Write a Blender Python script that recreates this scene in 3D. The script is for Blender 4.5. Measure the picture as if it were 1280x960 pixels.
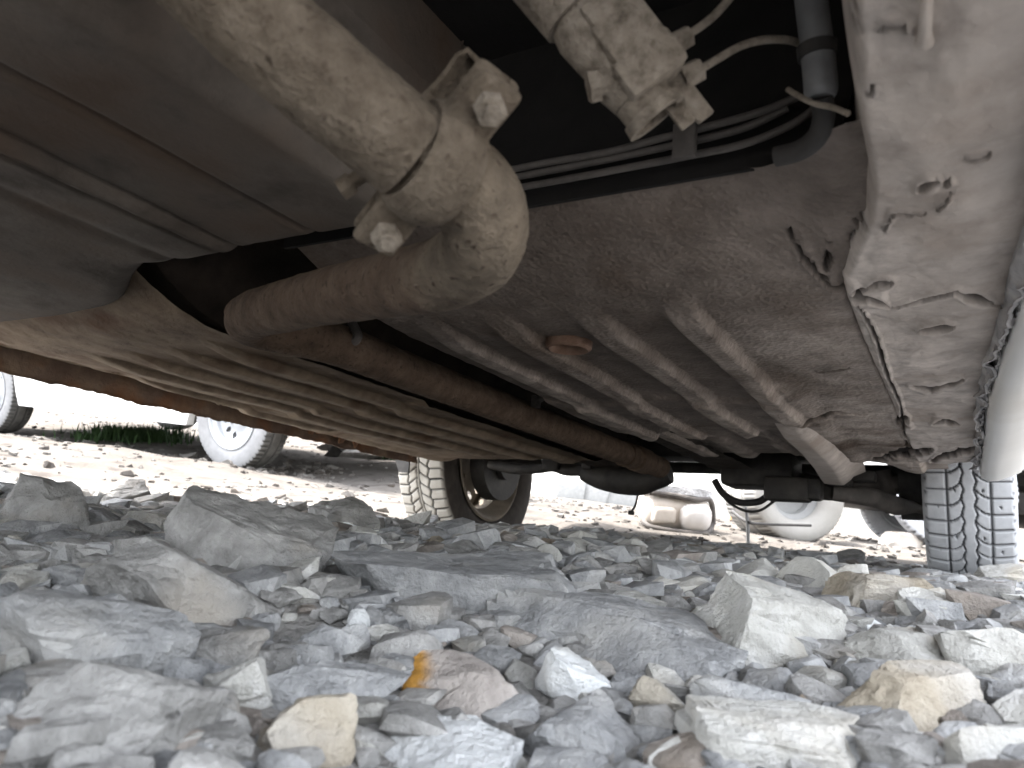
import bpy, bmesh, math, random
import numpy as np
from mathutils import Vector, Matrix, noise as mnoise

for o in list(bpy.data.objects): bpy.data.objects.remove(o)
random.seed(7); RNG = np.random.default_rng(7)
scn = bpy.context.scene; COL = scn.collection

# ------------------------------------------------------------------ camera, world, sun, exposure
FPX = 980.0; PITCH = math.radians(8.8); CAM = Vector((0, 0, 0.17))
cam_d = bpy.data.cameras.new('camera'); cam = bpy.data.objects.new('camera', cam_d); COL.objects.link(cam)
cam.location = CAM; cam.rotation_euler = (math.pi/2 + PITCH, 0, 0)
cam_d.sensor_width = 36; cam_d.lens = FPX/1280*36; cam_d.clip_start = 0.01; cam_d.clip_end = 2000
cam_d.dof.use_dof = True; cam_d.dof.focus_distance = 0.95; cam_d.dof.aperture_fstop = 12
scn.camera = cam

SUN_EL = math.radians(67); SUN_AZ = (-0.82, 0.57)          # horizontal direction towards the sun
world = bpy.data.worlds.new('World'); scn.world = world; world.use_nodes = True
wn = world.node_tree; bg = wn.nodes['Background']
sky = wn.nodes.new('ShaderNodeTexSky'); sky.sky_type = 'NISHITA'; sky.sun_disc = False
sky.sun_elevation = SUN_EL; sky.sun_rotation = math.atan2(SUN_AZ[0], SUN_AZ[1])
sky.air_density = 1.0; sky.dust_density = 3.0; sky.ozone_density = 1.0
hsv = wn.nodes.new('ShaderNodeHueSaturation'); hsv.inputs['Saturation'].default_value = 0.26      # hazy, half clouded sky
wn.links.new(sky.outputs[0], hsv.inputs['Color']); wn.links.new(hsv.outputs[0], bg.inputs[0]); bg.inputs[1].default_value = 0.15
sun_d = bpy.data.lights.new('sun', 'SUN'); sun = bpy.data.objects.new('sun', sun_d); COL.objects.link(sun)
sun_d.energy = 1.5; sun_d.angle = math.radians(2.0); sun_d.color = (1.0, 0.95, 0.88)
sdir = Vector((SUN_AZ[0]*math.cos(SUN_EL), SUN_AZ[1]*math.cos(SUN_EL), math.sin(SUN_EL)))
sun.rotation_euler = sdir.to_track_quat('Z', 'Y').to_euler(); sun.location = (-6, 5, 9)
vs = scn.view_settings; vs.view_transform = 'Standard'; vs.look = 'None'; vs.exposure = 3.5; vs.gamma = 1.0
vs.use_curve_mapping = False
scn.cycles.max_bounces = 6; scn.cycles.diffuse_bounces = 4; scn.cycles.glossy_bounces = 2; scn.cycles.caustics_reflective = False

# ------------------------------------------------------------------ pixels, frames
SP, CP = math.sin(PITCH), math.cos(PITCH)
def ray(u, v):
    x = (u-640)/FPX; up = (480-v)/FPX
    return np.array([x, CP-up*SP, SP+up*CP])
_H, _E, _R = math.radians(30), math.radians(5), math.radians(2.5)
BD = np.array([math.sin(_H)*math.cos(_E), math.cos(_H)*math.cos(_E), -math.sin(_E)])
BR = np.array([math.cos(_H)*math.cos(_R), -math.sin(_H)*math.cos(_R), -math.sin(_R)])
BR -= BD*BR.dot(BD); BR /= np.linalg.norm(BR); BN = np.cross(BR, BD)
def rb(u, v): q = ray(u, v); return np.array([q@BD, q@BR, q@BN])
def pc(u, v, c): q = rb(u, v); q = q*c/q[2]; return (q[0], q[1], c)          # pixel on a level plane of the car
def pa(u, v, a): q = rb(u, v); return tuple(q*a/q[0])                         # pixel on a cross plane of the car
def pt(u, v, t): return tuple(rb(u, v)*t)                                     # pixel at a camera depth
OB, OA, OC = -0.665, 0.92, 0.008
def L(p): return (p[1]-OB, p[0]-OA, p[2]-OC)                                  # (a,b,c) -> car local xyz
def Wl(p): return CAM + Vector(p[0]*BD + p[1]*BR + p[2]*BN)
CARM = Matrix(((BR[0], BD[0], BN[0], 0), (BR[1], BD[1], BN[1], 0), (BR[2], BD[2], BN[2], 0), (0, 0, 0, 1)))
CARM.translation = Wl((OA, OB, OC))

# ------------------------------------------------------------------ numpy value noise
_perm = np.random.default_rng(3).permutation(512)
_val = np.random.default_rng(4).random(512)*2-1
def vn(x, y, z=0.0):
    x = np.asarray(x, float); y = np.asarray(y, float); z = np.asarray(z, float)+np.zeros_like(x)
    xi = np.floor(x).astype(int); yi = np.floor(y).astype(int); zi = np.floor(z).astype(int)
    fx, fy, fz = x-xi, y-yi, z-zi
    fx = fx*fx*(3-2*fx); fy = fy*fy*(3-2*fy); fz = fz*fz*(3-2*fz)
    def h(i, j, k): return _val[_perm[(_perm[(_perm[i & 511]+j) & 511]+k) & 511]]
    r = 0
    for i in (0, 1):
        for j in (0, 1):
            for k in (0, 1):
                r = r + h(xi+i, yi+j, zi+k)*np.where(i, fx, 1-fx)*np.where(j, fy, 1-fy)*np.where(k, fz, 1-fz)
    return r
def fbm(x, y, z=0.0, o=4):
    r = 0; a = 1; s = 1
    for k in range(o):
        r = r + a*vn(np.asarray(x)*s+17.3*k, np.asarray(y)*s+5.1*k, np.asarray(z)*s); a *= .5; s *= 2.03
    return r
def sst(e0, e1, x): t = np.clip((np.asarray(x, float)-e0)/(e1-e0), 0, 1); return t*t*(3-2*t)

# ------------------------------------------------------------------ mesh helpers
def link(o, parent=None):
    COL.objects.link(o)
    if parent is not None: o.parent = parent
    return o
def fmesh(name, V, F, mat=None, parent=None, smooth=True, angle=None, attrs=None):
    """numpy verts (n,3) and faces (m,k) or list of index lists -> object"""
    me = bpy.data.meshes.new(name)
    if isinstance(F, np.ndarray):
        k = F.shape[1]; m = F.shape[0]; V = np.asarray(V, float)
        me.vertices.add(len(V)); me.vertices.foreach_set('co', V.ravel())
        me.loops.add(m*k); me.loops.foreach_set('vertex_index', F.ravel().astype(np.int32))
        me.polygons.add(m); me.polygons.foreach_set('loop_start', np.arange(0, m*k, k, dtype=np.int32))
        me.update(calc_edges=True); me.validate()
    else:
        me.from_pydata([tuple(v) for v in V], [], [list(f) for f in F]); me.update()
    if attrs:
        for an, av in attrs.items():
            at = me.attributes.new(an, 'FLOAT', 'POINT'); at.data.foreach_set('value', np.asarray(av, np.float32))
    if mat is not None: me.materials.append(mat)
    me.polygons.foreach_set('use_smooth', [smooth]*len(me.polygons))
    if angle is not None: me.set_sharp_from_angle(angle=math.radians(angle))
    o = bpy.data.objects.new(name, me)
    return link(o, parent)
class MB:
    """collects shapes for one mesh"""
    def __init__(s): s.v = []; s.f = []
    def add(s, V, F):
        n = len(s.v); s.v += [tuple(v) for v in V]; s.f += [[i+n for i in f] for f in F]; return s
    def box(s, c, d, R=None, bev=0.0):
        bm = bmesh.new(); bmesh.ops.create_cube(bm, size=1)
        for v in bm.verts: v.co = Vector((v.co.x*d[0], v.co.y*d[1], v.co.z*d[2]))
        if bev > 0: bmesh.ops.bevel(bm, geom=list(bm.edges), offset=bev, segments=2, affect='EDGES', profile=.5)
        M = R if R is not None else Matrix.Identity(3)
        bm.verts.index_update()
        V = [tuple(M @ v.co + Vector(c)) for v in bm.verts]; F = [[v.index for v in f.verts] for f in bm.faces]
        bm.free(); return s.add(V, F)
    def cyl(s, p0, p1, r0, r1=None, n=16, cap=True):
        r1 = r0 if r1 is None else r1
        p0 = Vector(p0); p1 = Vector(p1); z = (p1-p0).normalized(); x = z.orthogonal().normalized(); y = z.cross(x)
        V = []; F = []
        for p, r in ((p0, r0), (p1, r1)):
            for k in range(n):
                t = 2*math.pi*k/n; V.append(p + x*r*math.cos(t) + y*r*math.sin(t))
        for k in range(n): F.append([k, (k+1) % n, n+(k+1) % n, n+k])
        if cap: F.append(list(range(n-1, -1, -1))); F.append(list(range(n, 2*n)))
        return s.add(V, F)
    def tube(s, path, rad, n=20, cap=True, smooth=0, fn=None):
        P = [Vector(p) for p in path]
        R = list(rad) if hasattr(rad, '__len__') else [rad]*len(P)
        if smooth:
            P2 = []; R2 = []
            for i in range(len(P)-1):
                a, b, c, d = P[max(i-1, 0)], P[i], P[i+1], P[min(i+2, len(P)-1)]
                for k in range(smooth):
                    t = k/smooth
                    P2.append(0.5*((2*b)+(c-a)*t+(2*a-5*b+4*c-d)*t*t+(3*b-a-3*c+d)*t**3)); R2.append(R[i]*(1-t)+R[i+1]*t)
            P2.append(P[-1]); R2.append(R[-1]); P, R = P2, R2
        V = []; F = []; x = None
        for i, p in enumerate(P):
            z = (P[min(i+1, len(P)-1)]-P[max(i-1, 0)]).normalized()
            x = z.orthogonal().normalized() if x is None else (x - z*x.dot(z)).normalized()
            y = z.cross(x)
            for k in range(n):
                t = 2*math.pi*k/n; r = R[i]
                if fn: r *= fn(i/len(P), t, p)
                V.append(p + x*r*math.cos(t) + y*r*math.sin(t))
        m = len(P)
        for i in range(m-1):
            for k in range(n): F.append([i*n+k, i*n+(k+1) % n, (i+1)*n+(k+1) % n, (i+1)*n+k])
        if cap: F.append(list(range(n-1, -1, -1))); F.append(list(range((m-1)*n, m*n)))
        return s.add(V, F)
    def lathe(s, prof, org, axis, n=48, close=False):
        org = Vector(org); z = Vector(axis).normalized(); x = z.orthogonal().normalized(); y = z.cross(x)
        V = []; F = []; m = len(prof)
        for k in range(n):
            t = 2*math.pi*k/n
            for h, r in prof: V.append(org + z*h + x*r*math.cos(t) + y*r*math.sin(t))
        for k in range(n):
            k2 = (k+1) % n
            for j in range(m if close else m-1):
                j2 = (j+1) % m; F.append([k*m+j, k2*m+j, k2*m+j2, k*m+j2])
        return s.add(V, F)
    def build(s, name, mat, parent=None, smooth=True, angle=35, local=False):
        V = [L(v) for v in s.v] if local else s.v
        o = fmesh(name, V, s.f, mat, parent, smooth, angle)
        return o
def grid_faces(na, nb, flip=False):
    i = np.arange((na-1)*nb).reshape(na-1, nb)[:, :-1]
    F = np.stack([i, i+1, i+nb+1, i+nb], -1).reshape(-1, 4)
    return F[:, ::-1].copy() if flip else F
def empty(name, M=None, loc=None):
    o = bpy.data.objects.new(name, None); COL.objects.link(o); o.empty_display_size = .1
    if M is not None: o.matrix_world = M
    if loc is not None: o.location = loc
    return o
def tag(o, label=None, cat=None, group=None, kind=None):
    if label: o['label'] = label
    if cat: o['category'] = cat
    if group: o['group'] = group
    if kind: o['kind'] = kind
    return o

# ------------------------------------------------------------------ materials
def mat(name, stops, scale=8.0, rough=.9, bump=.3, bscale=60.0, bdist=.004, metal=0.0, detail=6.0,
        spec=.3, obj_rand=0.0, wear=None, crack=None, second=None, pits=None, coat=0.0, distort=0.0, coords='Object'):
    m = bpy.data.materials.new(name); m.use_nodes = True; nt = m.node_tree; N = nt.nodes; K = nt.links
    b = N['Principled BSDF']; b.inputs['Roughness'].default_value = rough; b.inputs['Metallic'].default_value = metal
    b.inputs['Specular IOR Level'].default_value = spec
    if coat: b.inputs['Coat Weight'].default_value = coat; b.inputs['Coat Roughness'].default_value = .15
    tc = N.new('ShaderNodeTexCoord'); vec = tc.outputs[coords]
    if obj_rand:
        oi = N.new('ShaderNodeObjectInfo'); ad = N.new('ShaderNodeVectorMath'); ad.operation = 'ADD'
        sc_ = N.new('ShaderNodeVectorMath'); sc_.operation = 'SCALE'; cb = N.new('ShaderNodeCombineXYZ')
        for i in range(3): K.new(oi.outputs['Random'], cb.inputs[i])
        K.new(cb.outputs[0], sc_.inputs[0]); sc_.inputs['Scale'].default_value = 40.0
        K.new(vec, ad.inputs[0]); K.new(sc_.outputs[0], ad.inputs[1]); vec = ad.outputs[0]
    n1 = N.new('ShaderNodeTexNoise'); n1.inputs['Scale'].default_value = scale; n1.inputs['Detail'].default_value = detail
    n1.inputs['Roughness'].default_value = .62; n1.inputs['Distortion'].default_value = distort
    K.new(vec, n1.inputs['Vector'])
    cr = N.new('ShaderNodeValToRGB'); e = cr.color_ramp.elements
    while len(e) > 1: e.remove(e[-1])
    for i, (p, c) in enumerate(stops):
        el = e[0] if i == 0 else e.new(p)
        el.position = p; el.color = (*c, 1)
    K.new(n1.outputs['Fac'], cr.inputs[0]); col = cr.outputs[0]
    def mixc(fac, a, c2, blend='MIX'):
        mx = N.new('ShaderNodeMix'); mx.data_type = 'RGBA'; mx.blend_type = blend
        if hasattr(fac, 'is_output'): K.new(fac, mx.inputs[0])
        else: mx.inputs[0].default_value = fac
        K.new(a, mx.inputs[6])
        if hasattr(c2, 'is_output'): K.new(c2, mx.inputs[7])
        else: mx.inputs[7].default_value = (*c2, 1)
        return mx.outputs[2]
    def attr_mix(nm, c2, col, mod):
        at = N.new('ShaderNodeAttribute'); at.attribute_name = nm
        if not mod: return mixc(at.outputs['Fac'], col, c2)
        mr = N.new('ShaderNodeMapRange'); mr.inputs[1].default_value = .3; mr.inputs[2].default_value = .7; mr.inputs[3].default_value = .62; mr.inputs[4].default_value = 1.3
        K.new(n1.outputs['Fac'], mr.inputs[0]); sc2 = N.new('ShaderNodeVectorMath'); sc2.operation = 'SCALE'; sc2.inputs[0].default_value = c2
        K.new(mr.outputs[0], sc2.inputs['Scale']); return mixc(at.outputs['Fac'], col, sc2.outputs[0])
    if wear: col = attr_mix('wear', wear, col, True)
    if second:      # (colour, scale, lo, hi): patches of another tone
        n2 = N.new('ShaderNodeTexNoise'); n2.inputs['Scale'].default_value = second[1]; n2.inputs['Detail'].default_value = 5
        K.new(vec, n2.inputs['Vector']); mr = N.new('ShaderNodeMapRange')
        mr.inputs[1].default_value = second[2]; mr.inputs[2].default_value = second[3]
        K.new(n2.outputs['Fac'], mr.inputs[0]); col = mixc(mr.outputs[0], col, second[0])
    if obj_rand:
        hs = N.new('ShaderNodeHueSaturation'); mr = N.new('ShaderNodeMapRange')
        mr.inputs[3].default_value = 1-obj_rand; mr.inputs[4].default_value = 1+obj_rand
        ge = N.new('ShaderNodeNewGeometry'); av = N.new('ShaderNodeMath'); av.operation = 'ADD'; fr = N.new('ShaderNodeMath'); fr.operation = 'FRACT'
        K.new(oi.outputs['Random'], av.inputs[0]); K.new(ge.outputs['Random Per Island'], av.inputs[1]); K.new(av.outputs[0], fr.inputs[0])
        K.new(fr.outputs[0], mr.inputs[0]); K.new(mr.outputs[0], hs.inputs['Value']); K.new(col, hs.inputs['Color'])
        col = hs.outputs[0]
    if crack: col = attr_mix('crack', crack, col, False)
    K.new(col, b.inputs['Base Color'])
    if bump:
        nb = N.new('ShaderNodeTexNoise'); nb.inputs['Scale'].default_value = bscale; nb.inputs['Detail'].default_value = 5
        nb.inputs['Roughness'].default_value = .7; K.new(vec, nb.inputs['Vector'])
        h = nb.outputs['Fac']
        if pits:
            vo = N.new('ShaderNodeTexVoronoi'); vo.inputs['Scale'].default_value = pits; K.new(vec, vo.inputs['Vector'])
            ma = N.new('ShaderNodeMath'); ma.operation = 'MULTIPLY_ADD'; K.new(vo.outputs['Distance'], ma.inputs[0])
            ma.inputs[1].default_value = .8; K.new(h, ma.inputs[2]); h = ma.outputs[0]
        bp = N.new('ShaderNodeBump'); bp.inputs['Strength'].default_value = bump; bp.inputs['Distance'].default_value = bdist
        K.new(h, bp.inputs['Height']); K.new(bp.outputs[0], b.inputs['Normal'])
    return m
M = {}
M['floor'] = mat('dusty_underseal', [(.25, (.082, .064, .053)), (.5, (.122, .098, .082)), (.75, (.165, .135, .115))], 30, bump=.55, bscale=150, bdist=.004,
                 wear=(.40, .345, .305), crack=(.02, .015, .013), second=((.088, .062, .045), 7, .52, .72), pits=190)
M['floor_l'] = mat('rusty_dusty_underseal', [(.28, (.105, .074, .05)), (.5, (.165, .122, .085)), (.72, (.23, .175, .126))], 22, bump=.6, bscale=120, bdist=.004,
                 wear=(.36, .29, .215), crack=(.04, .018, .010), second=((.10, .055, .032), 9, .54, .72))
M['sill'] = mat('pale_dusty_underseal', [(.25, (.33, .285, .252)), (.5, (.425, .375, .337)), (.75, (.49, .44, .40))], 34, bump=.5, bscale=170, bdist=.003,
                 wear=(.52, .465, .425), crack=(.03, .023, .02), second=((.33, .275, .235), 9, .52, .72))
M['black'] = mat('shade_black_shell', [(.3, (.005, .0046, .0045)), (.7, (.014, .0125, .0115))], 10, bump=.3, bscale=80)  # shade of the recesses put into a near-black colour
M['tank'] = mat('grey_brown_tank_paint', [(.3, (.058, .047, .039)), (.5, (.10, .084, .071)), (.7, (.145, .124, .106))], 16, bump=.4, bscale=110, bdist=.003,
                second=((.082, .057, .041), 8, .5, .68))
M['pipe_d'] = mat('mud_caked_pipe', [(.26, (.082, .062, .045)), (.45, (.135, .107, .079)), (.6, (.168, .135, .102)), (.78, (.215, .176, .137))], 80, bump=1.0, bscale=200, bdist=.006,
                second=((.085, .064, .046), 200, .60, .70), pits=None)
M['pipe_r'] = mat('rusty_brown_pipe', [(.28, (.062, .04, .027)), (.5, (.108, .073, .05)), (.72, (.155, .11, .077))], 40, bump=1.0, bscale=180, bdist=.006,
                second=((.055, .036, .025), 180, .60, .70), wear=(.178, .143, .107))
M['cast'] = mat('dusty_cast_metal', [(.3, (.12, .098, .076)), (.5, (.25, .213, .172)), (.75, (.35, .305, .255))], 110, bump=1.0, bscale=190, bdist=.005, second=((.17, .14, .11), 150, .60, .72))
M['rubber'] = mat('black_rubber', [(.3, (.018, .017, .016)), (.7, (.045, .042, .04))], 30, rough=.75, bump=.2)
M['tyre'] = mat('dusty_grey_tyre', [(.3, (.37, .378, .395)), (.7, (.48, .488, .505))], 30, rough=.85, bump=.3, bscale=220, bdist=.001, crack=(.08, .082, .088))
M['tyre_p'] = mat('pale_lit_tyre', [(.3, (.33, .31, .275)), (.7, (.44, .42, .38))], 25, rough=.9, bump=.3, bscale=220, bdist=.001, crack=(.03, .03, .03),
                  wear=(.05, .042, .036))  # bright ground bounce put into the pale tread colour; inner face darker
M['tyre_w'] = mat('chalky_tyre', [(.3, (.20, .20, .202)), (.7, (.27, .27, .272))], 18, rough=.9, bump=.2, crack=(.05, .05, .05), wear=(.10, .097, .09))
M['rim'] = mat('dusty_steel_rim', [(.3, (.10, .085, .065)), (.7, (.24, .20, .155))], 14, rough=.7, bump=.2)
M['rim_w'] = mat('pale_grey_painted_rim', [(.3, (.33, .345, .36)), (.7, (.42, .43, .445))], 8, rough=.5, bump=.05)
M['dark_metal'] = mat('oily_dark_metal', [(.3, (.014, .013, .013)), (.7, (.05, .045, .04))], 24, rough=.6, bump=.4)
M['mid_metal'] = mat('dusty_suspension_metal', [(.3, (.05, .045, .042)), (.7, (.13, .115, .105))], 24, rough=.7, bump=.4)
M['zinc'] = mat('grey_zinc_tube', [(.3, (0.12, 0.123, 0.126)), (.7, (0.192, 0.195, 0.198))], 40, rough=.55, metal=.3, bump=.2)
M['paint'] = mat('white_car_paint', [(.3, (.66, .65, .63)), (.7, (.76, .75, .73))], 4, rough=.4, bump=.02, spec=.5, second=((.55, .52, .47), 3, .58, .75))
M['glass'] = mat('dark_car_glass', [(.3, (.02, .025, .03)), (.7, (.03, .035, .04))], 3, rough=.08, bump=0, spec=.8)
M['rust'] = mat('flaking_rust', [(.3, (.06, .03, .018)), (.6, (.20, .10, .05)), (.8, (.30, .18, .10))], 40, bump=.9, bscale=150, bdist=.004)
M['plug'] = mat('rusty_rubber_plug', [(.3, (.11, .06, .038)), (.7, (.21, .14, .105))], 60, bump=.3)

M['tunnel'] = mat('dark_brown_tunnel', [(.3, (.02, .016, .013)), (.7, (.055, .042, .033))], 20, bump=.5, bscale=90)  # floor brown darkened, tunnel shade partly put into the colour
# ------------------------------------------------------------------ terrain
def G(x, y):
    """ground height in world z: gravel bed under the car, bare ground rising beyond it"""
    x = np.asarray(x, float); y = np.asarray(y, float)
    grav = -.062-.085*np.clip(x, -3, 3)-.016*sst(0, .7, x)*sst(.7, 1.3, y) - .055*np.exp(-((x-.05)**2+(y-.30)**2)/.45**2)
    xf = 60*np.tanh(x/60); yf = 80*np.tanh(y/80)
    far = -.02+.018*yf-.13*xf
    w = sst(1.9, 4.4, y + .25*np.clip(-x, 0, 2))
    g = grav*(1-w)+far*w
    g = g-.11*np.exp(-((x+.16)**2+(y-2.58)**2)/.32**2)-.030*np.exp(-((x-1.07)**2+(y-1.88)**2)/.25**2)
    bump = .010*vn(x*5, y*5)+.006*vn(x*13+4, y*13)
    g = g+bump*np.where(y < 2.6, 1.0, .9)+.03*sst(5, 10, y)*vn(x*.7, y*.7+9)
    # a low bank of dry litter in front of the parked white car
    g = g+.03*np.exp(-((y-3.35+.25*x+.0)**2)/.35**2)*sst(-.9, -1.6, x)*(1+.6*vn(x*3, y*3))
    g = g+.10*np.clip((x+1.45)*.48+(y-4.2)*.877, 0, 3.0)*sst(.2, -.9, x)*sst(0, .3, (x+1.45)*.48+(y-4.2)*.877)
    for (cx, cy, dz) in GFIX: g = g+dz*np.exp(-((x-cx)**2+(y-cy)**2)/2.0**2)
    return g+.17
GFIX = []
def Gs(x, y): return float(G(np.array([x]), np.array([y]))[0])
def hit(u, v, tmax=60.):
    """pixel -> point on the ground"""
    D = ray(u, v); t = np.concatenate([np.linspace(.15, 3, 600), np.linspace(3, tmax, 900)])
    z = CAM.z+D[2]*t-G(D[0]*t, D[1]*t)
    i = np.argmax(z < 0)
    if z[i] >= 0: i = len(t)-1
    return Vector((D[0]*t[i], D[1]*t[i], float(G(D[0]*t[i:i+1], D[1]*t[i:i+1])[0])))
def gnormal(x, y, e=.08):
    return Vector((-(Gs(x+e, y)-Gs(x-e, y))/(2*e), -(Gs(x, y+e)-Gs(x, y-e))/(2*e), 1)).normalized()
# the two visible wheels of the parked car stand on these picture points; the ground is graded to meet them
_D1, _D2 = ray(300, 587), ray(0, 541)
PW1 = Vector(_D1*4.25); PW2 = min((Vector(_D2*t) for t in np.linspace(4.4, 9, 400)), key=lambda q: abs((q-PW1).length-2.44))
PW1.z += CAM.z; PW2.z += CAM.z
f1, f2 = PW1.z-Gs(PW1.x, PW1.y), PW2.z-Gs(PW2.x, PW2.y); k12 = math.exp(-((PW1.x-PW2.x)**2+(PW1.y-PW2.y)**2)/2.0**2)
GFIX += [(PW1.x, PW1.y, (f1-k12*f2)/(1-k12*k12)), (PW2.x, PW2.y, (f2-k12*f1)/(1-k12*k12))]
M['ground'] = mat('dry_dusty_ground', [(.3, (.082, .074, .066)), (.5, (.110, .101, .092)), (.7, (.132, .122, .113))], 2.2, bump=.7, bscale=28, bdist=.02,
                  second=((.068, .061, .056), 9, .56, .70), detail=8, wear=(.29, .28, .266), spec=0.0)
gx = np.concatenate([-np.geomspace(260, 3.2, 40), np.linspace(-3, 3, 240), np.geomspace(3.2, 260, 40)])
gy = np.concatenate([-np.geomspace(200, 1.2, 30), np.linspace(-1, 6.5, 300), np.geomspace(6.7, 420, 50)])
X, Y = np.meshgrid(gx, gy)
V = np.stack([X, Y, G(X, Y)], -1).reshape(-1, 3)
ground = fmesh('ground', V, grid_faces(len(gy), len(gx)), M['ground'], attrs={'wear': (1-sst(1.9, 2.5, Y+.25*vn(X*3, Y*3))).ravel()}); tag(ground, kind='structure')

# ------------------------------------------------------------------ rocks
def ico(sub):
    bm = bmesh.new(); bmesh.ops.create_icosphere(bm, subdivisions=sub, radius=1)
    bm.verts.index_update()
    V = np.array([v.co[:] for v in bm.verts]); F = np.array([[v.index for v in f.verts] for f in bm.faces]); bm.free()
    return V, F
ICO = {k: ico(k) for k in (1, 2, 3, 4, 5)}
def rock_shape(sub, seed, dims=(1, 1, 1), cuts=13, rough=.05, flat=0.0, fine=.012):
    r = np.random.default_rng(seed); V, F = ICO[sub]; V = V.copy()
    box = np.array([1, 1, 1.])
    V = np.sign(V)*np.abs(V)**.55*.95                     # squarer than a ball
    for k in range(cuts):
        n = r.normal(size=3); n /= np.linalg.norm(n)
        h = r.uniform(.46, .84)
        dd = V@n-h; dd = dd+(.025*fbm(V[:, 0]*3+k*7, V[:, 1]*3, V[:, 2]*3, 2) if sub >= 3 else 0)*(dd > -.03)
        V = V-np.outer(np.clip(dd, 0, None), n)
    if flat:
        n = np.array([r.normal()*.12, r.normal()*.12, 1]); n /= np.linalg.norm(n)
        dd = V@n-(1-flat); V = V-np.outer(np.clip(dd, 0, None), n)
    s = seed*1.37 % 50
    nn = V/np.linalg.norm(V, axis=1)[:, None]
    V = V+nn*(rough*fbm(V[:, 0]*1.7+s, V[:, 1]*1.7+s, V[:, 2]*1.7, 3)[:, None])
    if sub >= 3:
        st = np.abs(fbm(V[:, 0]*2.3+s, V[:, 1]*5+s, V[:, 2]*5+3, 3))
        V = V-nn*(.05*np.clip(.35-st, 0, 1)*rough/.05)[:, None]
        V = V+nn*(fine*fbm(V[:, 0]*9+s, V[:, 1]*9, V[:, 2]*9, 2)[:, None])
        ch = vn(V[:, 0]*4.2+s, V[:, 1]*4.2+9, V[:, 2]*6)                           # chipped hollows with hard rims
        V = V-nn*(.045*np.clip((ch-.25)*6, 0, 1))[:, None]
    ext = (V.max(0)-V.min(0))/2; cen = (V.max(0)+V.min(0))/2
    return (V-cen)/ext*np.array(dims), F
def rockmat(name, stops, second, **k):
    return mat(name, stops, 30, bump=1.0, bscale=95, bdist=.007, obj_rand=.17, second=second, rough=.92, spec=.12, detail=6, distort=.6, **k)
M['r_blue'] = rockmat('blue_grey_limestone', [(.28, (.17, .173, .176)), (.48, (.31, .312, .314)), (.72, (.47, .467, .46))], ((.40, .39, .372), 14, .54, .72))
M['r_grey'] = rockmat('grey_limestone', [(.28, (.17, .166, .158)), (.5, (.305, .298, .287)), (.72, (.46, .45, .435))], ((.38, .35, .31), 12, .56, .74))
M['r_pale'] = rockmat('pale_limestone', [(.28, (.34, .33, .305)), (.5, (.48, .47, .44)), (.72, (.60, .59, .57))], ((.43, .39, .325), 10, .52, .72))
M['r_tan'] = rockmat('tan_limestone', [(.28, (.28, .24, .185)), (.5, (.385, .338, .27)), (.72, (.48, .435, .365))], ((.48, .46, .43), 9, .5, .7))
M['r_white'] = rockmat('white_stone', [(.28, (.60, .61, .61)), (.72, (.76, .77, .77))], ((.52, .50, .46), 16, .56, .76))
M['r_brown'] = rockmat('brown_stone', [(.28, (.18, .158, .138)), (.5, (.28, .25, .225)), (.72, (.37, .34, .31))], ((.25, .205, .16), 12, .55, .72))
M['r_rusty'] = rockmat('pale_brown_stone_with_rust', [(.28, (.30, .27, .25)), (.5, (.42, .38, .35)), (.72, (.52, .48, .45))], ((.36, .31, .28), 12, .55, .72), wear=(.52, .27, .06))

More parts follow.
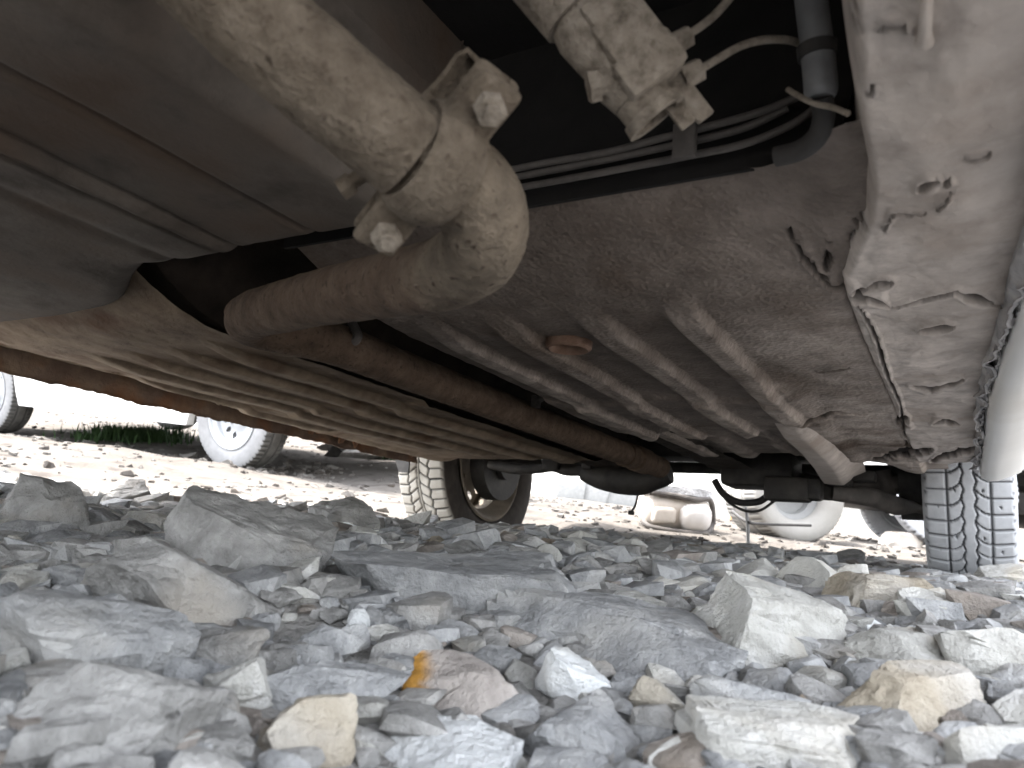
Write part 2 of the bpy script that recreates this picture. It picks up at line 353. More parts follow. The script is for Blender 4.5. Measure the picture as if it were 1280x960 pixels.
placed = []            # (x, y, radius)
HERO = [ # u0, v0, u1, v1, mat, flat, cuts, seed, yaw, label
 (-40, 842, 262, 990, 'r_grey', .35, 9, 11, .1, 'large smooth grey boulder with a mottled dark lower face'),
 (4, 752, 240, 892, 'r_blue', .3, 10, 12, -.15, 'rounded blue-grey boulder resting above the mottled smooth boulder'),
 (112, 685, 330, 812, 'r_grey', .3, 10, 13, .25, 'broad grey slab with a brownish streak along its ridge'),
 (222, 628, 415, 752, 'r_grey', .35, 9, 14, .1, 'wide flat grey slab topping the gravel crest'),
 (-30, 606, 135, 705, 'r_grey', .4, 11, 15, -.1, 'long dark grey slab on the crest before the parked white car'),
 (388, 628, 482, 690, 'r_grey', .1, 14, 16, .4, 'pointed dark grey rock on the crest before the parked car tyre'),
 (428, 693, 745, 800, 'r_blue', .55, 9, 17, -.12, 'very long flat blue-grey slab in the gravel bed'),
 (590, 752, 925, 872, 'r_blue', .5, 9, 18, -.3, 'long wedge-shaped pale blue slab beside the yellowish block'),
 (853, 736, 1052, 866, 'r_pale', .2, 8, 19, .2, 'big angular yellowish-white block with a squared corner'),
 (1032, 722, 1152, 794, 'r_tan', .2, 9, 20, -.2, 'tan and grey angular block behind the yellowish block'),
 (1036, 845, 1220, 938, 'r_tan', .25, 8, 21, -.25, 'elongated buff block with a shadowed hollow under it'),
 (498, 836, 650, 916, 'r_rusty', .3, 5, 22, .05, 'brown oblong stone with a bright rusty orange end'),
 (318, 880, 440, 985, 'r_tan', .1, 10, 23, .3, 'upright sandy orange stone wedged between grey rocks'),
 (248, 678, 294, 716, 'r_white', .2, 9, 24, .2, 'flat white flake lying on the flat crest slab'),
 (434, 766, 464, 806, 'r_white', .1, 12, 25, .1, 'small upright white pebble among blue-grey chips'),
 (670, 684, 702, 718, 'r_pale', .1, 9, 26, .3, 'small pale triangular stone standing in the fine gravel'),
 (1228, 708, 1290, 752, 'r_pale', .15, 8, 27, -.5, 'pale wedge of stone leaning against the studded front tyre'),
 (1178, 792, 1300, 868, 'r_pale', .35, 8, 28, -.3, 'pale cream slab with a shaded long edge'),
 (866, 856, 1005, 928, 'r_blue', .35, 9, 29, -.35, 'blue-grey rock wedged below the squared yellowish block'),
 (672, 822, 765, 905, 'r_white', .1, 11, 30, .2, 'crystalline whitish rock with glints'),
 (770, 850, 868, 918, 'r_pale', .15, 8, 31, -.6, 'pale wedge of stone pointing down beside the crystalline rock'),
 (450, 920, 650, 1000, 'r_white', .3, 10, 32, .1, 'chalk-white slab below the rusty-ended stone'),
 (318, 836, 500, 905, 'r_blue', .4, 9, 33, -.1, 'flat blue-grey slab beside the sandy orange stone'),
 (850, 896, 1085, 985, 'r_pale', .4, 9, 34, -.1, 'wide pale slab in front of the buff block'),
 (1050, 795, 1215, 858, 'r_pale', .5, 9, 35, -.5, 'thin pale tilted slab behind the buff block'),
 (118, 602, 185, 645, 'r_grey', .1, 9, 36, .6, 'leaning sharp-edged rock on the crest below the parked car sill'),
 (1170, 905, 1310, 990, 'r_pale', .3, 9, 37, .2, 'pale rounded rock beside the buff block end'),
 (355, 810, 420, 858, 'r_blue', .2, 9, 38, .2, 'blocky blue-grey stone next to a dark gap'),
 (225, 790, 325, 872, 'r_grey', .15, 10, 39, .5, 'dark grey angular rock between the boulder and the chips'),
 (640, 880, 800, 985, 'r_blue', .2, 10, 40, .2, 'angular blue-grey rock under the crystalline rock'),
 (1040, 690, 1080, 722, 'r_grey', .1, 9, 41, .2, 'small pointed stone on the crest beside the front tyre'),
 (140, 730, 190, 768, 'r_white', .1, 9, 42, .3, 'white triangular chip lying behind the rounded boulder'),
 (1120, 742, 1210, 790, 'r_pale', .2, 10, 43, .2, 'pale lumpy rock just before the front tyre'),
]
for (u0, v0, u1, v1, mk, fl, cu, sd, yaw, lab) in HERO:
    uc = (u0+u1)/2; p = hit(uc, min(v0*.30+v1*.70, 1000)); dep = p.y*CP+(p.z-CAM.z)*SP
    w = (u1-u0)*dep/FPX; h = (v1-v0)*dep/FPX
    dm = (w/2*1.10, w*.46, h*.62)
    V, F = rock_shape(5 if w > .07 else 4, sd, dm, cu+4, .045, fl)
    at = None
    if mk == 'r_rusty': at = {'wear': sst(-.50, -.74, V[:, 0]/dm[0]+.18*fbm(V[:, 1]*60, V[:, 2]*60))}
    o = fmesh('rock', V, F, M[mk], angle=28, attrs=at)
    c = p.copy(); c.y += dm[1]*.45
    c.z = CAM.z+(ray(uc, (v0+v1)/2)*(c.y/ray(uc, (v0+v1)/2)[1]))[2]
    c.x = ray(uc, (v0+v1)/2)[0]*(c.y/ray(uc, (v0+v1)/2)[1])
    n = Vector((-G(c.x+.05, c.y)+G(c.x-.05, c.y), 0, .1)).normalized() if True else None
    o.rotation_euler = (random.uniform(-.08, .08), math.atan2(.085, 1)+random.uniform(-.05, .08), yaw*.6)
    o.location = c; tag(o, lab, 'rock', 'stones of the gravel bed')
    placed.append((c.x, c.y, w*.42))

VAR = {}
def variant(k, sub):
    if (k, sub) not in VAR:
        r = np.random.default_rng(k+900)
        V, F = rock_shape(sub, k+200, (1, r.uniform(.6, .95), r.uniform(.38, .72)), int(r.integers(12, 18)), .045, r.uniform(0, .25))
        VAR[(k, sub)] = (V, F)
    return VAR[(k, sub)]
MESHC = {}
LAB = {'r_blue': 'small angular blue-grey stone lying in the gravel bed', 'r_grey': 'small angular neutral grey stone lying in the gravel bed',
       'r_pale': 'small pale limestone piece lying in the gravel bed', 'r_tan': 'small tan stone lying in the gravel bed',
       'r_white': 'small white chip lying in the gravel bed', 'r_brown': 'small brown stone lying in the gravel bed'}
def visible(x, y, z):
    d = y*CP+(z-CAM.z)*SP
    if d < .12: return None
    up = -y*SP+(z-CAM.z)*CP
    return 640+FPX*x/d, 480-FPX*up/d, d
tries = 0; count = 0
while count < 262 and tries < 60000:
    tries += 1
    # spread evenly over the picture of the bed: more of them where they are near
    u = random.uniform(-30, 1310); crest = 618+ (u/1280)*108
    v = crest+ (970-crest)*random.random()**1.25
    p = hit(u, v)
    if p.y > 2.3: continue
    d = p.y
    s = random.lognormvariate(math.log(.019), .40)
    if d > .9: s = random.lognormvariate(math.log(.021), .35)
    s = min(max(s, .011), .055)
    ok = True
    for (x2, y2, r2) in placed:
        if (p.x-x2)**2+((p.y-y2)*(.62 if p.y < y2 and r2 > .012 else 1))**2 < (s*.78+r2*.86)**2: ok = False; break
    if not ok: continue
    side = p.x > .12*p.y+.0
    q = random.random()
    if side: mk = 'r_pale' if q < .42 else 'r_blue' if q < .72 else 'r_grey' if q < .86 else 'r_tan' if q < .95 else 'r_white'
    else: mk = 'r_blue' if q < .52 else 'r_grey' if q < .80 else 'r_pale' if q < .87 else 'r_brown' if q < .90 else 'r_white' if q < .955 else 'r_grey' if q < .985 else 'r_tan'
    if mk == 'r_white': s = min(s, .02)
    k = random.randrange(14); key = (k, mk)
    if key not in MESHC:
        V, F = variant(k, 3); o = fmesh('stone', V*.025, F, M[mk], angle=30); MESHC[key] = o.data
    else:
        o = link(bpy.data.objects.new('stone', MESHC[key]))
    n = gnormal(p.x, p.y)
    rot = n.to_track_quat('Z', 'Y').to_matrix() @ Matrix.Rotation(random.uniform(0, 6.28), 3, 'Z') @ Matrix.Rotation(random.uniform(-.35, .35), 3, 'X') @ Matrix.Rotation(random.uniform(-.3, .3), 3, 'Y')
    o.rotation_euler = rot.to_euler(); o.scale = (s/.025,)*3; o.location = (p.x, p.y, p.z+s*random.uniform(.12, .36))
    tag(o, LAB[mk], 'stone', 'loose '+LAB[mk].split(' lying')[0].replace('small ', '')+'s')
    placed.append((p.x, p.y, s*.85)); count += 1

# the fine gravel between them: one mass nobody could count
def scatter(name, pts, sizes, mats, sub, nvar, seed, lift=(.05, .3), flat=(.35, .75), cuts=9):
    r = np.random.default_rng(seed); bases = []
    for k in range(nvar):
        V, F = rock_shape(sub, seed*31+k, (1, r.uniform(.6, .95), r.uniform(*flat)), cuts, .05, r.uniform(0, .3)); bases.append((V, F))
    for mi, mk in enumerate(mats):
        sel = [i for i in range(len(pts)) if i % len(mats) == mi]
        VV = []; FF = []; off = 0
        for i in sel:
            V, F = bases[int(r.integers(nvar))]; a = r.uniform(0, 6.283, 3)*np.array([.08, .08, 1])-np.array([.25, .25, 0])
            cx, sx, cy, sy, cz, sz = math.cos(a[0]), math.sin(a[0]), math.cos(a[1]), math.sin(a[1]), math.cos(a[2]), math.sin(a[2])
            R = np.array([[cz, -sz, 0], [sz, cz, 0], [0, 0, 1]])
            R = np.array([[1, 0, 0], [0, cx, -sx], [0, sx, cx]])@np.array([[cy, 0, sy], [0, 1, 0], [-sy, 0, cy]])@R
            s = sizes[i]; x, y, z = pts[i]
            VV.append((V*s)@R.T+np.array([x, y, z+s*r.uniform(*lift)])); FF.append(F+off); off += len(V)
        yield mk, np.concatenate(VV), np.concatenate(FF)
pts = []; sz = []
r = np.random.default_rng(55)
def add_pts(n, ylo, yhi, smed, sig, smin, smax):
    y = r.uniform(ylo, yhi, n); x = r.uniform(-.80, .80, n)*(y+.12)
    z = G(x, y); s = np.clip(np.exp(r.normal(math.log(smed), sig, n)), smin, smax)
    for i in range(n): pts.append((x[i], y[i], z[i])); sz.append(s[i])
add_pts(1900, .12, .75, .0095, .45, .004, .020); n_near = len(pts)
add_pts(6000, .6, 1.5, .012, .45, .006, .03)
add_pts(3800, 1.4, 2.25, .015, .42, .008, .036)
GM = ['r_blue', 'r_grey', 'r_blue', 'r_grey', 'r_pale', 'r_grey', 'r_blue', 'r_brown', 'r_grey', 'r_blue']
LBL = {'r_blue': 'fine blue-grey gravel', 'r_grey': 'fine grey gravel', 'r_pale': 'fine pale gravel', 'r_brown': 'fine brownish gravel'}
acc = {}
for lo, hi, sub in ((0, n_near, 2), (n_near, len(pts), 1)):
    for mk, Vv, Ff in scatter('gravel', pts[lo:hi], sz[lo:hi], GM, sub, 9, 61+sub):
        if mk in acc: acc[mk] = (np.concatenate([acc[mk][0], Vv]), np.concatenate([acc[mk][1], Ff+len(acc[mk][0])]))
        else: acc[mk] = (Vv, Ff)
for mk, (Vv, Ff) in acc.items():
    o = fmesh('gravel', Vv, Ff, M[mk], angle=30)
    tag(o, LBL[mk]+' filling the gaps between the larger stones', 'gravel', kind='stuff')
# ------------------------------------------------------------------ tyres and wheels
def tread(kind, th, s):
    """groove depth 0..1 at angle th (rad) and lateral position s (-1..1)"""
    g = np.zeros_like(th*s)
    def line(d, w): return 1-sst(w*.6, w*1.3, np.abs(d))
    if kind == 'rib':            # centre rib, zigzag edges, straight grooves, curved cross sipes
        n = 52; ph = th*n/(2*math.pi)
        zig = np.abs((ph % 1)-.5)*.15
        g = np.maximum(g, line(np.abs(s)-(.12+zig), .022))
        g = np.maximum(g, line(np.abs(s)-.52, .028))
        for sg in (1, -1):
            q = (ph+.62*np.clip((.52-sg*s)/.4, 0, 1)**2+(.5 if sg < 0 else 0)) % 1
            m = (sg*s > .13)
            g = np.maximum(g, np.where(m, line(np.minimum(q, 1-q), .060), 0))
            k2 = np.floor(ph) % 3; sc_ = np.where(k2 == 0, .33, np.where(k2 == 1, .74, 9))
            g = np.maximum(g, .8*(((ph % 1-.55)/.11)**2+((sg*s-sc_)/.024)**2 < 1))
    elif kind == 'vee':          # directional arrow pattern
        n = 58; ph = th*n/(2*math.pi)
        for sg in (1, -1):
            q = (ph-1.5*np.clip(np.abs(s), 0, .55)+(.5 if sg < 0 else 0)) % 1
            g = np.maximum(g, np.where(sg*s > .04, line(np.minimum(q, 1-q), .075), 0))
        z = np.abs((ph % 1)-.5)*.16
        g = np.maximum(g, line(np.abs(s)-.05-z*.3, .028)); g = np.maximum(g, line(np.abs(s)-.45-z, .035))
    else:
        n = 60; ph = th*n/(2*math.pi); q = ph % 1
        g = np.maximum(g, np.where(np.abs(s) > .55, line(np.minimum(q, 1-q), .14), 0))
        g = np.maximum(g, line(np.abs(s)-.4, .05))
    return g
def tyre_mesh(name, m, parent, R=.29, W=.175, kind='rib', na=512, ns=56, rin=.172, side_tint=0.0):
    hw = W/2; k = R/.29
    ins = [(-.060, rin), (-.074, rin+.008), (-.083, rin+.030), (-.0865, rin+.058), (-.086, .258), (-.083, .270), (-.079, .279)]
    ins = [(x/.0875*hw, r if i < 4 else r*k) for i, (x, r) in enumerate(ins)]
    S = np.linspace(-1, 1, ns); tx = S*hw*.86; tr = R-.006*np.abs(S)**3-.0015*S**2
    prof_x = np.array([p[0] for p in ins]+list(tx)+[-p[0] for p in ins[::-1]])
    prof_r = np.array([p[1] for p in ins]+list(tr)+[p[1] for p in ins[::-1]])
    m_ = len(prof_x); th = np.arange(na)*2*math.pi/na
    TH = th[:, None]+0*prof_r; SX = np.zeros(m_); i0 = len(ins); SX[i0:i0+ns] = S
    g = np.zeros((na, m_)); g[:, i0:i0+ns] = tread(kind, TH[:, i0:i0+ns], SX[i0:i0+ns]+0*TH[:, i0:i0+ns])
    sh = tread('x', TH, np.ones_like(TH)*.9)                         # notches on the shoulder
    g[:, i0-1] = sh[:, 0]*.7; g[:, i0+ns] = sh[:, 0]*.7
    Rr = prof_r-.0075*g*(R/.29)
    V = np.stack([prof_x+0*Rr, Rr*np.cos(TH), Rr*np.sin(TH)], -1).reshape(-1, 3)
    i = np.arange(na)[:, None]; j = np.arange(m_-1)[None]
    F = np.stack([i*m_+j, ((i+1) % na)*m_+j, ((i+1) % na)*m_+j+1, i*m_+j+1], -1).reshape(-1, 4)
    wr = np.zeros((na, m_))
    if side_tint:
        if side_tint < 0: wr[:, :i0-1] = 1
        elif side_tint > 1: wr[:, i0:i0+ns] = 1
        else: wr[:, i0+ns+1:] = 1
    return fmesh(name, V, F, m, parent, attrs={'crack': g.ravel(), 'wear': wr.ravel()})
def rim_mesh(parent, m, hole_m, dish=+1, R=.172):
    """steel wheel: x is the axle, dish>0 puts the disc towards +x"""
    b = MB()
    b.lathe([(-.080, R+.010), (-.083, R+.004), (-.080, R-.003), (-.066, R-.006), (-.055, R-.026), (.035, R-.030), (.060, R-.010), (.078, R-.004), (.083, R+.004), (.080, R+.011)], (0, 0, 0), (1, 0, 0), 72)
    V = []; F = []; n = 96; rr = [.030, .045, .060, .075, .083, .090, .097, .104, .111, .118, .126, .136, .146]
    xx = [.044, .044, .040, .030, .026, .024, .024, .024, .024, .026, .030, .034, .036]
    for k in range(n):
        t = 2*math.pi*k/n
        for x, q in zip(xx, rr): V.append((dish*x, q*math.cos(t), q*math.sin(t)))
    mm = len(rr)
    for k in range(n):
        for j in range(mm-1):
            t = 2*math.pi*(k+.5)/n; q = (rr[j]+rr[j+1])/2; tt = (t*12/(2*math.pi)) % 1
            if abs(q-.107) < .017 and abs(tt-.5)*2*math.pi/12*q < math.sqrt(max(.013**2-(q-.107)**2*.6, 0)): continue
            F.append([k*mm+j, ((k+1) % n)*mm+j, ((k+1) % n)*mm+j+1, k*mm+j+1])
    b.add(V, F); b.cyl((dish*.02, 0, 0), (dish*.055, 0, 0), .030, .027, 24)
    for k in range(4):
        t = math.pi/4+k*math.pi/2; b.cyl((dish*.040, .05*math.cos(t), .05*math.sin(t)), (dish*.058, .05*math.cos(t), .05*math.sin(t)), .009, .009, 6)
    return b.build('rim', m, parent, angle=40)
def wheel(parent, M4, tm, rm, kind='rib', dish=1, R=.29, W=.175, na=512, ns=56, side_tint=0.0):
    e = empty('wheel'); e.parent = parent; e.matrix_basis = M4
    tyre_mesh('tyre', tm, e, R, W, kind, na, ns, side_tint=side_tint)
    rim_mesh(e, rm, None, dish)
    return e

# ------------------------------------------------------------------ a plain three-box car body (local: x right, y forward, z up, axles at y=+-1.22)
def car_body(parent, paint, glass, dark, front_low=.22, rear_low=.24, arch=.335, sill=.21, half=.80, rocker=True):
    def outline():
        pts = [(-1.98, rear_low), (-1.22-arch-.03, rear_low-.01)]
        for k in range(11):
            t = math.pi-math.pi*k/10; pts.append((-1.22+arch*math.cos(t), .30+arch*math.sin(t)*.98))
        pts += [(-1.22+arch+.03, sill), (1.22-arch-.03, sill)]
        for k in range(11):
            t = math.pi-math.pi*k/10; pts.append((1.22+arch*math.cos(t), .30+arch*math.sin(t)*.98))
        pts += [(1.22+arch+.03, max(front_low, .22)), (1.86, front_low), (1.95, .50), (1.93, .68), (1.75, .76), (.95, .90), (-1.15, .93), (-1.90, .92), (-2.02, .70), (-2.03, .45)]
        return pts
    pts = outline(); n = len(pts)
    def inset(z): return -.035*sst(.5, .95, z)-.02*sst(.45, .2, z)
    for sg in (-1, 1):
        V = [(sg*(half+float(inset(z))), y, z) for y, z in pts]+[(sg*(half-.05+float(inset(z))), y, z) for y, z in pts]
        bm = bmesh.new(); vs_ = [bm.verts.new(v) for v in V]
        f1 = bm.faces.new(vs_[:n]); f2 = bm.faces.new(vs_[n:][::-1])
        for k in range(n): bm.faces.new([vs_[k], vs_[n+k], vs_[n+(k+1) % n], vs_[(k+1) % n]])
        bmesh.ops.triangulate(bm, faces=[f1, f2]); bmesh.ops.recalc_face_normals(bm, faces=list(bm.faces))
        me = bpy.data.meshes.new('side_panel'); bm.to_mesh(me); bm.free(); me.materials.append(paint)
        link(bpy.data.objects.new('side_panel', me), parent)
    # top skin lofted across: bonnet, boot, front and rear faces
    prof = [(1.84, front_low), (1.94, .42), (1.95, .55), (1.92, .68), (1.72, .77), (.95, .905)]
    hw = half-.04
    def strip(name, pr, w0, w1, m, crown=.02):
        V = []; F = []; nx = 9
        for i, (y, z) in enumerate(pr):
            w = w0+(w1-w0)*i/(len(pr)-1)
            for k in range(nx):
                s = -1+2*k/(nx-1); V.append((s*w, y-(.10*s*s if y > 1.6 else -.10*s*s if y < -1.7 else 0), z+crown*(1-s*s)))
        for i in range(len(pr)-1):
            for k in range(nx-1): F.append([i*nx+k, i*nx+k+1, (i+1)*nx+k+1, (i+1)*nx+k])
        o = fmesh(name, V, F, m, parent, True, 40); md = o.modifiers.new('solid', 'SOLIDIFY'); md.thickness = .02; md.offset = 0
        return o
    strip('bonnet', prof, hw, hw, paint); strip('boot_lid', [(-1.20, .93), (-1.86, .93), (-2.0, .72), (-2.02, .45), (-1.96, rear_low)], hw, hw, paint)
    strip('roof', [(.28, 1.36), (-.2, 1.40), (-.75, 1.36)], .60, .60, paint)
    strip('windscreen', [(.96, .90), (.28, 1.355)], .74, .60, glass); strip('rear_window', [(-.75, 1.355), (-1.2, .92)], .60, .74, glass)
    for sg in (-1, 1):
        V = [(sg*.76, .90, .90), (sg*.60, .26, 1.355), (sg*.60, -.74, 1.355), (sg*.76, -1.12, .92)]
        o = fmesh('side_window', V, [[0, 1, 2, 3]], glass, parent, False); md = o.modifiers.new('solid', 'SOLIDIFY'); md.thickness = .012; md.offset = 0
        pl = MB()
        for p0, p1 in (((sg*.765, .92, .905), (sg*.605, .28, 1.362)), ((sg*.605, .28, 1.362), (sg*.605, -.75, 1.362)), ((sg*.605, -.75, 1.362), (sg*.765, -1.14, .925)), ((sg*.765, -.12, .91), (sg*.61, -.15, 1.36))):
            pl.cyl(p0, p1, .022, .022, 8)
        pl.build('pillar', paint, parent)
# ------------------------------------------------------------------ the car seen from below
car = empty('car', CARM)
tag(car, 'dusty white car standing over the gravel bed with its rusty underside in view', 'car')
def lob(name, V, F, m, smooth=True, angle=None, attrs=None, parent=None):
    V = np.asarray(V, float); Vl = np.stack([V[:, 1]-OB, V[:, 0]-OA, V[:, 2]-OC], -1)
    return fmesh(name, Vl, F, m, parent or car, smooth, angle, attrs)
CR = []
def crack(pts, w):
    cc = .236 if pts[0][0] < 1045 and pts[0][1] < 345 else .222
    CR.append((np.array([pc(u, v, cc)[:2] for u, v in pts]), w))
for p_, w_ in [([(985, 298), (1002, 318), (1020, 332), (1038, 346), (1070, 351)], 3.2), ([(1037, 298), (1033, 320), (1030, 342)], 3.0), ([(1060, 374), (1085, 368), (1108, 379)], 7), ([(1066, 366), (1080, 358)], 5),
               ([(1078, 362), (1096, 352), (1116, 349)], 3.6), ([(1148, 230), (1158, 222), (1172, 214)], 6.5), ([(1105, 289), (1116, 266), (1157, 258)], 2.4), ([(1181, 222), (1184, 212)], 4), ([(1170, 250), (1188, 232)], 2),
               ([(1110, 381), (1150, 373), (1192, 360), (1255, 382)], 2.6), ([(1150, 412), (1172, 408), (1190, 404)], 4.5), ([(1138, 482), (1163, 486), (1203, 472)], 3.8), ([(1200, 362), (1240, 376)], 4.5),
               ([(1166, 527), (1180, 523), (1198, 527)], 4.2), ([(1072, 380), (1090, 410), (1098, 428), (1110, 470), (1126, 505), (1130, 540), (1136, 575)], 1.8),
               ([(1122, 532), (1132, 518)], 5), ([(1090, 578), (1138, 566), (1165, 560)], 5), ([(1165, 576), (1196, 563), (1225, 560)], 4.5), ([(1055, 62), (1075, 36)], 3), ([(1098, 58), (1115, 50), (1142, 47)], 4),
               ([(1060, 98), (1076, 62)], 2.5), ([(1048, 42), (1066, 28)], 3), ([(1000, 523), (1040, 518), (1082, 520)], 2.2), ([(1020, 468), (1060, 462)], 1.4), ([(1060, 330), (1072, 300), (1085, 290)], 1.8), ([(1010, 345), (1000, 320)], 1.5), ([(1205, 190), (1240, 186)], 2), ([(1085, 130), (1092, 118)], 2)]:
    crack(p_, w_)
def crackf(A, B, lst):
    g = np.zeros_like(A); lip = np.zeros_like(A)
    ka = np.clip(.225/A, .12, .7); wob = fbm(A*45, B*75, 0, 2)
    for P, w in lst:
        px = w*.0+1.0; d = np.full_like(A, 1e9)
        for k in range(len(P)-1):
            p, q = P[k], P[k+1]; km = min(max(.225/((p[0]+q[0])/2), .12), .7); e = (q-p)*np.array([km, 1]); L2 = e@e+1e-12
            dx = (A-p[0])*km; dy = B-p[1]
            t = np.clip((dx*e[0]+dy*e[1])/L2, 0, 1)
            s_ = (k+t)/(len(P)-1); taper = 1-.6*np.abs(2*s_-1)**2.5
            d = np.minimum(d, np.hypot(dx-t*e[0], dy-t*e[1])/taper)
        ww = w*P[:, 0].mean()/FPX
        d = d+wob*ww*.45
        g = np.maximum(g, 1-sst(ww*.6, ww*1.0, d)); lip = np.maximum(lip, np.exp(-((d-1.5*ww)/(.8*ww))**2))
    return g, lip
RIBS = [(-.226, .62, 1.22), (-.316, .62, 1.60), (-.414, .62, 1.70), (-.497, .62, 1.74)]
def ribf(A, B, ribs):
    r_ = np.zeros_like(A)
    for bc, a0, a1 in ribs:
        b_ = bc+.012*sst(1.05, 1.5, A)
        prof = np.exp(-(np.clip(np.abs(B-b_)-.008, 0, 1)/.0085)**4)
        r_ = np.maximum(r_, prof*sst(a0, a0+.10, A)*(1-sst(a1-.05, a1+.03, A)))
    return r_
def flare(a): return np.interp(a, [.1, .4, .65, 1.0, 1.7], [.058, .042, .024, .007, 0])
# right floor pan
A, B = np.meshgrid(np.arange(.490, 1.86, .0034), np.arange(-.566, -.040, .0028), indexing='ij')
rise = sst(-.055, -.14, B)
A = A-.075*sst(-.125, -.05, B)*(1-sst(.49, .62, A))
ribs = ribf(A, B, RIBS)
C = .225+.040*np.clip((.70-A)/.205, 0, 1)**2*(.35+.65*rise)
C = C-.0105*ribs-.007*sst(1.022, 1.040, A+.02*np.sin(B*30))*sst(-.17, -.20, B)
C = C+.016*sst(1.30, 1.315, A+.03*np.sin(B*42+1))*sst(-.27, -.31, B)
C = C+.10*np.clip((A-1.62)/.22, 0, 2)**2*sst(-.10, -.30, B)
C = C-.010*np.exp(-(((A-.995)/.045)**2+((B+.213)/.022)**2))                      # a caked lump beside the rib
C = C+.10*np.clip((B+.545-.006)/-.02, 0, 1)**2*0+.05*np.clip((-.548-B)/.018, 0, 1)**2
C = C+.010*sst(-.090, -.080, B)*sst(.60, .66, A)
g, lip = crackf(A, B, CR)
C = C+.010*g-.0022*lip+.0005*fbm(A*60, B*80, 0, 4)+.0014*fbm(A*7, B*11, 3, 3)
wear = np.clip(ribs*.40*(.6+.6*fbm(A*30, B*60, 1, 3))+.75*sst(-.24, -.085, B+.05*fbm(A*9, B*9, 2, 3))*sst(.50, .80, A)+.30*sst(.75, 1.2, A)+.9*np.exp(-(((A-.995)/.045)**2+((B+.213)/.022)**2))+.25*fbm(A*4, B*7, 8, 4)*sst(-.35, -.15, B), 0, 1)  # dusty ribs, a pale lump, paler toward the sill and front
floor_r = lob('floor_panel', np.stack([A, B, C], -1).reshape(-1, 3), grid_faces(*A.shape), M['floor'], attrs={'wear': wear.ravel(), 'crack': g.ravel()})
floor_r['label'] = 'grey-brown ribbed floor pan with a rubber plug'
# right sill box with torn underseal
na_ = 640; nb_ = 84
a1 = np.linspace(.12, 1.70, na_)
edge = np.interp(a1, [.1, .2, .33, .37, .46, .52, .57, .62, .7, 1.7], [-.03, -.036, -.041, -.047, -.049, -.058, -.075, -.09, -.094, -.094])
s1 = np.concatenate([np.linspace(0, .18, 14), np.linspace(.19, 1, nb_-14)])
A = a1[:, None]+0*s1; S = s1[None]+0*A
B = edge[:, None]-.010+(.012+flare(a1)[:, None]-edge[:, None]+.010)*S
lowb = np.clip((.17-S)/.17, 0, 1)
C = .2225+.20*lowb**2.2-.003*np.sin(np.clip(S, .2, 1)*math.pi)+.004*sst(.92, 1, S)
B = B+lowb**2*-.006*0
C = C+.05*np.clip((A-1.64)/.06, 0, 1)**2*.6
C = C+.010*sst(.42, .30, A)*sst(.55, .2, S)                                       # dips where the wheel arch begins
C = C-.004*np.exp(-((A-.40)/.03)**2)*np.exp(-((S-.35)/.2)**2)
g, lip = crackf(A, B, CR)
C = C+.011*g-.0030*lip+.0007*fbm(A*70, B*100, 5, 4)+.0028*fbm(A*8, B*20, 6, 3)
wear = np.clip(.45+.6*fbm(A*5, B*10, 4, 4), 0, 1)
sill_r = lob('sill', np.stack([A, B, C], -1).reshape(-1, 3), grid_faces(na_, len(s1)), M['sill'], attrs={'wear': wear.ravel(), 'crack': g.ravel()})
sill_r['label'] = 'pale sill box with split and flaking underseal'
# crumpled seam flanges along both sills
def flange(name, b0, a0, a1, ctop, cbot, m, amp, seed, thick=.003, n=420, rows=9, jag=.004):
    a = np.linspace(a0, a1, n); t = np.linspace(0, 1, rows)
    A = a[:, None]+0*t; T = t[None]+0*A
    wob = amp*fbm(A*26+seed, T*2.2, seed, 4)*(.25+T)
    B = b0+wob+(flare(A) if b0 > -.5 else 0); C = ctop+(cbot-ctop)*T+jag*fbm(A*45, T*0+seed, 0, 3)*T
    V1 = np.stack([A, B-thick/2, C], -1).reshape(-1, 3); V2 = np.stack([A, B+thick/2, C], -1).reshape(-1, 3)
    F = grid_faces(n, rows); k = len(V1); E = []
    for i in range(n-1): q = i*rows+rows-1; E.append([q, q+rows, q+rows+k, q+k])
    return lob(name, np.concatenate([V1, V2]), np.concatenate([F, F[:, ::-1]+k, np.array(E)]), m)
M['flange'] = mat('grey_torn_sealant', [(.3, (.20, .20, .205)), (.5, (.33, .32, .32)), (.7, (.44, .42, .41))], 30, bump=.6, bscale=120)
M['lip'] = mat('brown_rusty_lip', [(.3, (.075, .05, .038)), (.5, (.12, .085, .065)), (.7, (.19, .14, .10))], 14, bump=.5, bscale=90, second=((.16, .075, .035), 9, .5, .65))
flange('seam_flange', .004, .15, 1.66, .224, .2065, M['flange'], .0055, 3)
flange('seam_flange', .009, .15, 1.66, .224, .210, M['flange'], .0045, 8)
flange('seam_flange', -1.334, .2, 1.74, .272, .2085, M['lip'], .004, 5, jag=.0022)
# white plastic skirt outside the right sill
a = np.linspace(.2, 1.655, 120); pr = [(.013, .216), (.0145, .206), (.020, .2015), (.030, .203), (.050, .216), (.066, .238), (.074, .27), (.078, .32), (.079, .36)]
pr = np.array(pr); pr[:, 0] = .013+(pr[:, 0]-.013)*1.5; AA = a[:, None]+0*pr[:, 0]; BB = pr[:, 0][None]+flare(AA); CC = pr[:, 1][None]+0*AA
CC = CC-.010*sst(1.5, 1.65, AA)*sst(.30, .2, pr[:, 1])[None]
st_ = np.exp(-((AA-.93)/.004)**2)*.002; BB = BB+st_
skirt = lob('sill_skirt', np.stack([AA, BB, CC], -1).reshape(-1, 3), grid_faces(*AA.shape), M['paint']); md = skirt.modifiers.new('solid', 'SOLIDIFY'); md.thickness = .003
